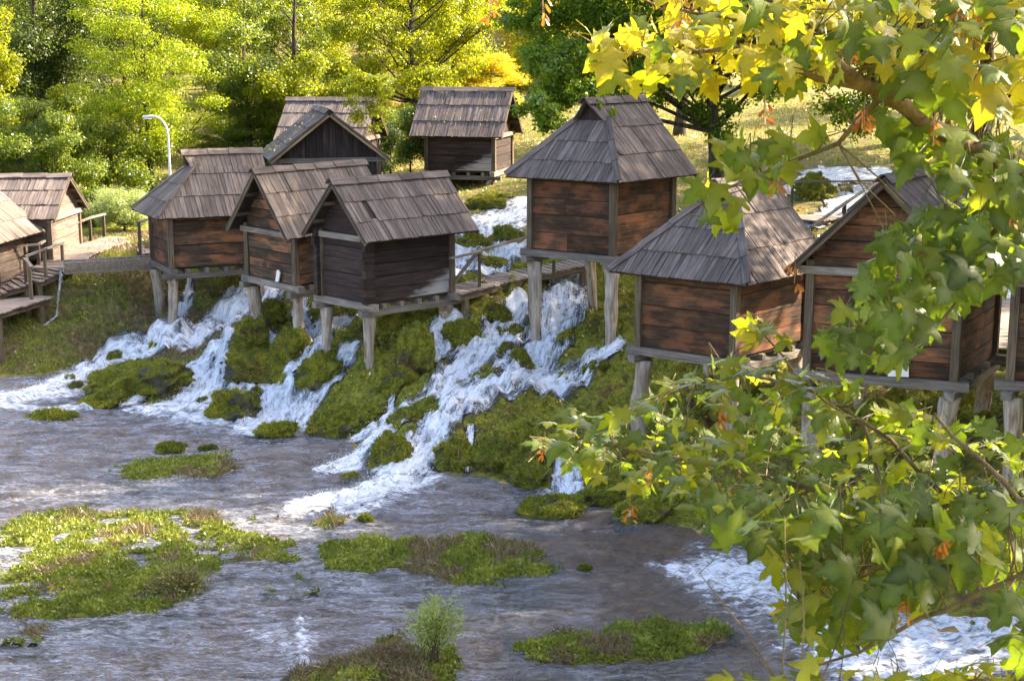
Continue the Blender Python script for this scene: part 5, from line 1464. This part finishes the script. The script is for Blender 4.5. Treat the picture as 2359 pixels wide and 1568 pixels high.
def maple_mat(name, c_up, c_dn, tcol, trans, gloss=.42):
    m, t, out = mat_new(name); b = NB(t)
    oi = b.n('ShaderNodeObjectInfo'); uv = b.uv()
    geo = b.n('ShaderNodeNewGeometry')
    vein = b.attr('vein')
    nz = b.noise(uv, 9.0, 4)
    base = b.mix(b.sramp(nz, .35, .65), c4(c_up), c4(c_dn))
    hsv = b.n('ShaderNodeHueSaturation'); b.set(hsv.inputs['Color'], base)
    b.set(hsv.inputs['Value'], b.math('ADD', .7, b.math('MULTIPLY', oi.outputs['Random'], .6)))
    b.set(hsv.inputs['Hue'], b.math('ADD', .485, b.math('MULTIPLY', oi.outputs['Random'], .03)))
    col = b.mix(b.math('MULTIPLY', vein, .35), hsv.outputs[0], (.30, .30, .08, 1))
    spots = b.sramp(b.noise(uv, 17.0, 2), .72, .78, 0, .7)
    col = b.mix(spots, col, (.12, .06, .02, 1))
    nrm = b.bump(b.math('ADD', b.math('MULTIPLY', nz, .4), b.math('MULTIPLY', vein, -.5)), .5, .006)
    d = b.n('ShaderNodeBsdfDiffuse'); b.set(d.inputs[0], col); b.set(d.inputs['Normal'], nrm)
    tr = b.n('ShaderNodeBsdfTranslucent'); b.set(tr.inputs[0], b.mix(.7, col, c4(tcol))); b.set(tr.inputs['Normal'], nrm)
    ms = b.n('ShaderNodeMixShader'); ms.inputs[0].default_value = trans
    t.links.new(d.outputs[0], ms.inputs[1]); t.links.new(tr.outputs[0], ms.inputs[2])
    gl = b.n('ShaderNodeBsdfGlossy'); gl.inputs['Roughness'].default_value = .33; b.set(gl.inputs['Normal'], nrm)
    fr = b.n('ShaderNodeFresnel'); fr.inputs[0].default_value = 1.45; b.set(fr.inputs[1], nrm)
    # glossy upper side, matt underside
    up = b.math('SUBTRACT', 1.0, b.math('MULTIPLY', geo.outputs['Backfacing'], .8))
    m2 = b.n('ShaderNodeMixShader'); b.set(m2.inputs[0], b.math('MULTIPLY', b.math('MULTIPLY', fr.outputs[0], up), gloss, clamp=True))
    t.links.new(ms.outputs[0], m2.inputs[1]); t.links.new(gl.outputs[0], m2.inputs[2])
    t.links.new(m2.outputs[0], out.inputs[0])
    return m
ML = {'y': maple_mat('maple_leaf_yellow', (.20, .18, .010), (.32, .25, .012), (.80, .66, .008), .62),
      'g': maple_mat('maple_leaf_green', (.013, .040, .007), (.025, .058, .009), (.32, .46, .008), .44),
      'd': maple_mat('maple_leaf_deep_green', (.007, .025, .006), (.014, .036, .008), (.22, .34, .008), .42),
      'l': maple_mat('maple_leaf_light_green', (.042, .080, .008), (.075, .11, .010), (.58, .62, .006), .56)}

HALF = [(.0, -.02), (.07, -.07), (.20, -.10), (.34, -.13), (.31, -.03), (.29, .05), (.21, .09), (.34, .14), (.48, .22), (.60, .36), (.57, .42), (.46, .41), (.36, .40), (.24, .38), (.18, .42),
        (.24, .56), (.25, .68), (.15, .74), (.07, .88), (.0, 1.0)]
VEIN_T = [(0, 0), (.33, -.12), (.60, .37), (.0, 1.0)]
def maple_leaf(variant):
    r = random.Random(variant)
    V = []; F = []; vein = []
    def add(x, y, v):
        # fold between the veins, curl the tips, sag
        k = .0
        for vx, vy in VEIN_T[1:3]:
            L = math.hypot(vx, vy); dd = abs(x_a(x) * vy - y * vx) / L; k = max(k, math.exp(-(dd / .07) ** 2))
        k = max(k, math.exp(-(abs(x) / .06) ** 2))
        z = .05 * k - cup * (x * x) - curl * max(0, y - .25) ** 2 + wavy * math.sin(x * 9 + variant) * abs(x)
        V.append((x, y * 1.0, z)); vein.append(v); return len(V) - 1
    x_a = abs
    cup = r.uniform(-.35, .7); curl = r.uniform(.0, .95); wavy = r.uniform(-.2, .2)
    o = add(0, 0, 1); mid = [add(0, t_, 1) for t_ in (.22, .45, .7)]
    for sg in (1, -1):
        jit = [(x * (1 + r.uniform(-.07, .07)), y + r.uniform(-.02, .02)) for x, y in HALF]
        jit[0] = HALF[0]; jit[-1] = (0, 1)
        ids = [add(sg * x, y, 0.15) for x, y in jit]
        lob = add(sg * .30, .18 if False else .20, 1); bas = add(sg * .17, -.06, 1)
        def tri(a, b_, c_): F.append((a, b_, c_) if sg > 0 else (a, c_, b_))
        # basal lobe
        tri(o, ids[0], ids[1]); tri(o, ids[1], bas); tri(ids[1], ids[2], bas); tri(ids[2], ids[3], bas); tri(bas, ids[3], ids[4]); tri(bas, ids[4], ids[5]); tri(bas, ids[5], ids[6]); tri(o, bas, ids[6])
        # side lobe
        tri(o, ids[6], lob); tri(lob, ids[6], ids[7]); tri(lob, ids[7], ids[8]); tri(lob, ids[8], ids[9]); tri(lob, ids[9], ids[10]); tri(lob, ids[10], ids[11]); tri(lob, ids[11], ids[12]); tri(lob, ids[12], ids[13]); tri(lob, ids[13], ids[14])
        tri(o, lob, mid[0]); tri(mid[0], lob, mid[1]); tri(mid[1], lob, ids[14])
        # middle lobe
        tri(mid[1], ids[14], ids[15]); tri(mid[1], ids[15], mid[2]); tri(mid[2], ids[15], ids[16]); tri(mid[2], ids[16], ids[17]); tri(mid[2], ids[17], ids[18]); tri(mid[2], ids[18], ids[19])
    # petiole
    pl = r.uniform(.55, .9); n0 = len(V)
    pv, pf, _ = tube([(0, .02, .02), (0, -pl * .5, .04), (0, -pl, -.05)], [.012, .011, .014], 4)
    for q in pv: V.append(tuple(q)); vein.append(1)
    F += [tuple(i + n0 for i in q) for q in pf]
    return V, F, vein, pl
LEAFV = [maple_leaf(i) for i in range(14)]
LEAFM = {}
for k_, m_ in ML.items():
    for i, (V, F, ve, pl) in enumerate(LEAFV):
        LEAFM[k_, i] = new_mesh('leaf', V, F, m_, uv=[(v[0] + i * 3.1, v[1]) for v in V], smooth=True, attrs={'vein': ve})

tb = np.array([6.2, 2.2, gz(6.2, 2.2)])
maple = thing('maple_tree', 'maple tree in front at the right with lobed yellow and green leaves and hanging keys', 'tree', tb)
LIMBS = [ # name, [(px,py,depth,radius)]
 ('branch', [(3100, 760, 2.9, .055), (2700, 560, 3.3, .042), (2420, 415, 3.6, .030), (2290, 358, 3.55, .025), (2130, 285, 3.45, .023), (2040, 215, 3.4, .022), (1900, 130, 3.3, .018), (1830, 60, 3.25, .016), (1750, -30, 3.2, .014), (1690, -150, 3.1, .010)]),
 ('branch', [(2040, 215, 3.4, .010), (1880, 180, 3.3, .009), (1700, 110, 3.25, .007), (1560, 120, 3.2, .005), (1400, 135, 3.2, .003)]),
 ('branch', [(1830, 60, 3.25, .008), (1700, 40, 3.3, .006), (1560, 20, 3.3, .004), (1480, -5, 3.3, .003)]),
 ('branch', [(2040, 215, 3.4, .010), (1930, 330, 3.5, .007), (1800, 380, 3.55, .005), (1680, 430, 3.6, .004), (1620, 500, 3.6, .003)]),
 ('branch', [(2290, 358, 3.55, .012), (2330, 500, 3.6, .009), (2190, 600, 3.7, .007), (2060, 690, 3.75, .005), (1960, 780, 3.8, .004), (1900, 850, 3.8, .003)]),
 ('branch', [(2330, 500, 3.6, .008), (2250, 640, 3.6, .006), (2150, 760, 3.6, .004), (2060, 850, 3.6, .003)]),
 ('branch', [(2900, 1150, 3.0, .030), (2600, 1160, 3.2, .020), (2350, 1155, 3.4, .014), (2190, 1152, 3.5, .013), (2040, 1148, 3.6, .011), (1870, 1125, 3.7, .009), (1700, 1085, 3.8, .007), (1530, 1050, 3.9, .005), (1380, 1020, 4.0, .004), (1220, 1005, 4.05, .003)]),
 ('branch', [(2190, 1152, 3.5, .008), (2050, 1010, 3.6, .006), (1900, 910, 3.7, .005), (1720, 860, 3.8, .004), (1600, 880, 3.8, .003)]),
 ('branch', [(2040, 1148, 3.6, .007), (1990, 980, 3.7, .005), (1830, 860, 3.75, .004), (1760, 770, 3.75, .003)]),
 ('branch', [(2350, 1155, 3.4, .009), (2250, 1050, 3.4, .007), (2150, 950, 3.5, .004)]),
 ('branch', [(2190, 1152, 3.5, .008), (2080, 1250, 3.3, .006), (1980, 1330, 3.2, .005), (1850, 1400, 3.2, .003)]),
 ('branch', [(2600, 1250, 3.0, .014), (2360, 1320, 3.0, .010), (2240, 1370, 3.05, .008), (2120, 1420, 3.1, .006), (1980, 1500, 3.1, .004), (1850, 1540, 3.1, .003)]),
 ('branch', [(2600, 1500, 2.9, .010), (2400, 1560, 2.9, .007), (2150, 1570, 2.9, .005), (1800, 1580, 2.9, .004)]),
 ('branch', [(1870, 1125, 3.7, .006), (1760, 1180, 3.6, .004), (1640, 1210, 3.6, .003)]),
]
nodes = []
for nm, L in LIMBS:
    P = [a7(a, b_, d) for a, b_, d, _ in L]
    # smooth by inserting midpoints
    Q = []; R = []
    for i in range(len(P) - 1):
        for f_ in (0, .5):
            p = P[i] + (P[i + 1] - P[i]) * f_
            if f_: p = p + rng.normal(0, .008, 3)
            Q.append(p); R.append((L[i][3] + (L[i + 1][3] - L[i][3]) * f_) * 1.25)
        for f_ in np.linspace(0, 1, 9):
            nodes.append((*(P[i] + (P[i + 1] - P[i]) * f_), L[i][3]))
    Q.append(P[-1]); R.append(L[-1][3] * 1.25)
    v, f, u = tube(Q, R, 9)
    link(nm, new_mesh(nm, np.array(v) - tb, f, M['bark_maple'], uv=u, smooth=True), maple)
top_a = a7(3100, 760, 2.9); top_b = a7(2900, 1150, 3.0)
v, f, u = join([tube([tb - [0, 0, .5], tb + [0, 0, .2], tb + [-.2, .1, 1.6], tb + [-.5, .2, 3.2], tb + [-.6, .2, 5.5], tb + [-.4, .1, 8.0]], [.30, .24, .20, .17, .12, .05], 12),
                tube([tb + [-.42, .2, 2.6], (tb + [-.42, .2, 2.6] + top_a) / 2 + [0, 0, .1], top_a], [.10, .075, .055], 9),
                tube([tb + [-.15, .1, 1.2], (tb + [-.15, .1, 1.2] + top_b) / 2, top_b], [.07, .045, .030], 9)])
link('trunk', new_mesh('trunk', np.array(v) - tb, f, M['bark_maple'], uv=u, smooth=True), maple)
NODES = np.array(nodes)

def poly_rand(poly, n):
    a = np.array(poly, float); lo, hi = a.min(0), a.max(0); out = []
    while len(out) < n:
        p = lo + (hi - lo) * rng.random(2)
        if poly_contains([tuple(q) for q in a], np.array([p[0]]), np.array([p[1]]))[0]: out.append(p)
    return out
REG = [ # polygon, count, depth range, material weights, droop, up, face, size
 ([(1350, 150), (1380, 80), (1500, 40), (1700, 20), (1960, -20), (1960, 190), (1800, 215), (1650, 215), (1480, 205), (1390, 190)], 165, (3.0, 3.6), 'yyylygyl', .55, .45, .75, .094),
 ([(1450, -40), (1680, -40), (1640, 10), (1500, 10)], 10, (3.1, 3.5), 'yyl', .6, .4, .8, .10),
 ([(1930, -40), (2400, -40), (2400, 300), (2230, 250), (2050, 210), (1960, 120)], 165, (3.0, 3.9), 'glylgyg', .6, .45, .65, .118),
 ([(1600, 350), (1780, 300), (1900, 310), (1830, 400), (1740, 440), (1720, 540), (1620, 520), (1590, 460)], 34, (3.3, 3.8), 'lgggl', .55, .6, .55, .108),
 ([(1980, 250), (2100, 300), (2400, 340), (2400, 490), (2200, 440), (2060, 360)], 60, (3.3, 3.9), 'lgglg', .6, .5, .6, .115),
 ([(2010, 560), (2130, 490), (2400, 440), (2400, 610), (2270, 670), (2130, 780), (2070, 830), (1930, 850), (1890, 800), (1950, 690)], 165, (3.3, 4.0), 'gggdlgdg', .65, .55, .6, .118),
 ([(1190, 1005), (1290, 950), (1450, 955), (1560, 880), (1640, 830), (1800, 800), (1960, 880), (2150, 950), (2400, 1000), (2400, 1200), (1400, 1120), (1290, 1060)], 400, (3.4, 4.3), 'gglgllgd', .14, 1.2, .18, .098),
 ([(1570, 1150), (2400, 1150), (2400, 1400), (2190, 1310), (2090, 1430), (1990, 1510), (1850, 1490), (1810, 1400), (1850, 1300), (1640, 1220)], 250, (2.9, 3.8), 'ggddgdlg', .55, .66, .5, .130),
 ([(1660, 1555), (2300, 1520), (2400, 1560), (2400, 1620), (1640, 1620)], 36, (2.8, 3.1), 'llgl', .2, 1.1, .2, .105),
 ([(2300, 1390), (2400, 1350), (2400, 1510), (2310, 1490)], 10, (2.8, 3.2), 'ggd', .5, .7, .4, .13),
 ([(1680, 745), (1760, 735), (1840, 800), (1700, 810)], 9, (3.6, 3.8), 'lly', .2, .9, .3, .085),
 ([(1790, 1320), (1870, 1300), (1880, 1400), (1800, 1440)], 8, (3.0, 3.2), 'lly', .3, .9, .3, .09),
]
items = []
for poly, n, (da, db), mats, droop, upw, face, size in REG:
    for p in poly_rand(poly, n):
        dep = rng.uniform(da, db); c = a7(p[0], p[1], dep); dep *= DK
        dd = np.linalg.norm((NODES[:, :3] - c) * [1, .7, 1], axis=1); j = int(np.argmin(dd)); nb_ = NODES[j, :3]
        out = c - nb_; out /= np.linalg.norm(out) + 1e-6
        D = out * .8 + rng.normal(0, .45, 3) + np.array([-.15, -.1, -droop * 1.25]); D /= np.linalg.norm(D)
        Nn = np.array([0, 0, upw]) + np.array([0, -face, 0]) + rng.normal(0, .38, 3)
        Nn -= D * np.dot(Nn, D); Nn /= np.linalg.norm(Nn)
        X = np.cross(D, Nn)
        s_ = size * rng.uniform(.72, 1.22)
        v_ = int(rng.integers(0, 14)); k_ = mats[int(rng.integers(0, len(mats)))]
        items.append((s_ / dep, c - D * s_ * .45, X, D, Nn, s_, k_, v_, j))
items.sort(key=lambda q: -q[0])
rest = {}
twigs = []
for i, (sc_, c, X, D, Nn, s_, k_, v_, j) in enumerate(items):
    Mx = Matrix(((X[0], D[0], Nn[0], c[0] - tb[0]), (X[1], D[1], Nn[1], c[1] - tb[1]), (X[2], D[2], Nn[2], c[2] - tb[2]), (0, 0, 0, 1))) @ Matrix.Scale(s_, 4)
    if i < 300:
        o = link('leaf', LEAFM[k_, v_], maple); o.matrix_local = Mx
    else:
        rest.setdefault(k_, []).append((Mx, v_))
    if rng.random() < .55:
        pb = c - D * s_ * LEAFV[v_][3]; nb_ = NODES[j, :3]
        if np.linalg.norm(nb_ - pb) < .6:
            twigs.append(tube([nb_, (nb_ + pb) / 2 + rng.normal(0, .012, 3), pb], [.0035, .0026, .0018], 4))
v, f, u = join(twigs); o = link('twigs', new_mesh('twigs', np.array(v) - tb, f, M['bark_maple'], uv=u), maple); o['kind'] = 'stuff'
for k_, L in rest.items():
    VV = []; FF = []; VE = []; UVv = []
    for Mx, v_ in L:
        V, F, ve, pl = LEAFV[v_]; n0 = len(VV); A = np.array(Mx); Q = np.array(V) @ A[:3, :3].T + A[:3, 3]
        VV += list(Q); FF += [tuple(a + n0 for a in q) for q in F]; VE += ve; UVv += [(q[0] + n0 * .013, q[1]) for q in V]
    o = link('leaves', new_mesh('leaves', VV, FF, ML[k_], uv=UVv, smooth=True, attrs={'vein': VE}), maple); o['kind'] = 'stuff'

# hanging winged keys
def keys(px, py, dep, n, s_=.036):
    c = a7(px, py, dep); V = []; F = []; tn = []
    st_v, st_f, _ = tube([c + [0, 0, .05], c + [0, 0, .0], c + [.0, 0, -.05]], [.0018] * 3, 4); V += list(st_v); F += st_f; tn += [.1] * len(st_f)
    for i in range(n):
        a = rng.uniform(0, 6.28); b_ = c + np.array([math.cos(a) * .012, math.sin(a) * .012, rng.uniform(-.06, .03)])
        for sg in (-1, 1):
            D = np.array([math.cos(a + sg * .7) * .7, math.sin(a + sg * .7) * .7, -rng.uniform(.4, 1.2)]); D /= np.linalg.norm(D)
            Sd = np.cross(D, rng.normal(0, 1, 3)); Sd /= np.linalg.norm(Sd)
            q = [b_, b_ + D * s_ * .25 + Sd * s_ * .10, b_ + D * s_ * .75 + Sd * s_ * .20, b_ + D * s_ + Sd * s_ * .08, b_ + D * s_ * .8 - Sd * s_ * .12, b_ + D * s_ * .25 - Sd * s_ * .10]
            n0 = len(V); V += q; F.append(tuple(range(n0, n0 + 6))); tn.append(float(rng.uniform(0, 1)))
    me = new_mesh('seed_cluster', np.array(V) - tb, F, M['samara'], fattrs={'tone': tn}); link('seed_cluster', me, maple)
for kq, (px, py, dep, n) in enumerate([(1570, 10, 3.1, 9), (1835, 220, 3.3, 14), (1990, 260, 3.2, 18), (1760, 240, 3.2, 9), (2060, 320, 3.4, 8), (2240, 55, 3.1, 16), (2215, 30, 3.1, 10), (2350, 120, 3.2, 12), (2325, 480, 3.4, 12),
                     (2415, 470, 3.4, 8), (1930, 450, 3.5, 8), (1790, 405, 3.4, 12), (1830, 620, 3.5, 10), (2130, 905, 3.5, 10), (1655, 950, 3.6, 12), (1255, 1020, 4.0, 10), (1250, 1050, 4.0, 8), (1700, 1090, 3.6, 8),
                     (1500, 1085, 3.8, 10), (1640, 1130, 3.6, 12), (1450, 1160, 3.7, 10), (2170, 1250, 3.2, 12), (2290, 1270, 3.2, 10), (1830, 1250, 3.4, 7), (2090, 1385, 3.0, 8), (1780, 1250, 3.5, 6), (2150, 290, 3.4, 9), (1960, 100, 3.3, 8), (2050, 20, 3.2, 8), (1130, 0, 3.4, 8), (1250, 0, 3.4, 7)]):
    if kq % 3 != 1: keys(px, py, dep, max(5, int(n * .75)))
# unseen crown leaves off to the right, set sunward to shade visible ones
cl = []
tg_ = [np.array([it[1][0], it[1][1], it[1][2]]) for it in items]
while len(cl) < 70:
    p = tg_[int(rng.integers(0, len(tg_)))]
    qx = 512 + FPX * p[0] / (p[1] * cP - (p[2] - CAM_Z) * sP)
    if p[2] > 8.75 and qx < 870: continue          # the yellow spray keeps its sun
    c = p + np.array(SUN) * rng.uniform(2.2, 5.5)
    if c[0] < c[1] * .37 + .55: continue
    cl.append((c[0] - tb[0], c[1] - tb[1], c[2] - tb[2], .35, .35, .28))
rest2 = crown_mesh(cl, 800, .17, ML['g'], aspect=.9, name='shade_leaves')
a = rest2.attributes.new('vein', 'FLOAT', 'POINT')
rest2.uv_layers.new(name='UVMap')
o = link('shade_leaves', rest2, maple); o['kind'] = 'stuff'

cl = [(rng.uniform(-2.2, 1.9) - tb[0], rng.uniform(3.6, 7.6) - tb[1], rng.uniform(10.5, 12.4) - tb[2], .55, .55, .35) for _ in range(60)]  # unseen leaves overhead, added to keep sky light off the branches below
m_ = crown_mesh(cl, 1900, .18, ML['g'], aspect=.9, name='shade_leaves'); m_.attributes.new('vein', 'FLOAT', 'POINT'); m_.uv_layers.new(name='UVMap')
o = link('shade_leaves', m_, maple); o['kind'] = 'stuff'
v, f, u = join([tube([tb + [-.4, .1, 5.2], tb + [-2.4, 1.6, 5.9], tb + [-5.2, 2.6, 6.2], tb + [-7.6, 3.2, 6.4]], [.09, .06, .035, .012], 8), tube([tb + [-2.4, 1.6, 5.9], tb + [-3.6, 3.4, 6.2], tb + [-4.6, 4.6, 6.3]], [.045, .03, .01], 7)])
link('branch', new_mesh('branch', np.array(v) - tb, f, M['bark_maple'], uv=u, smooth=True), maple)
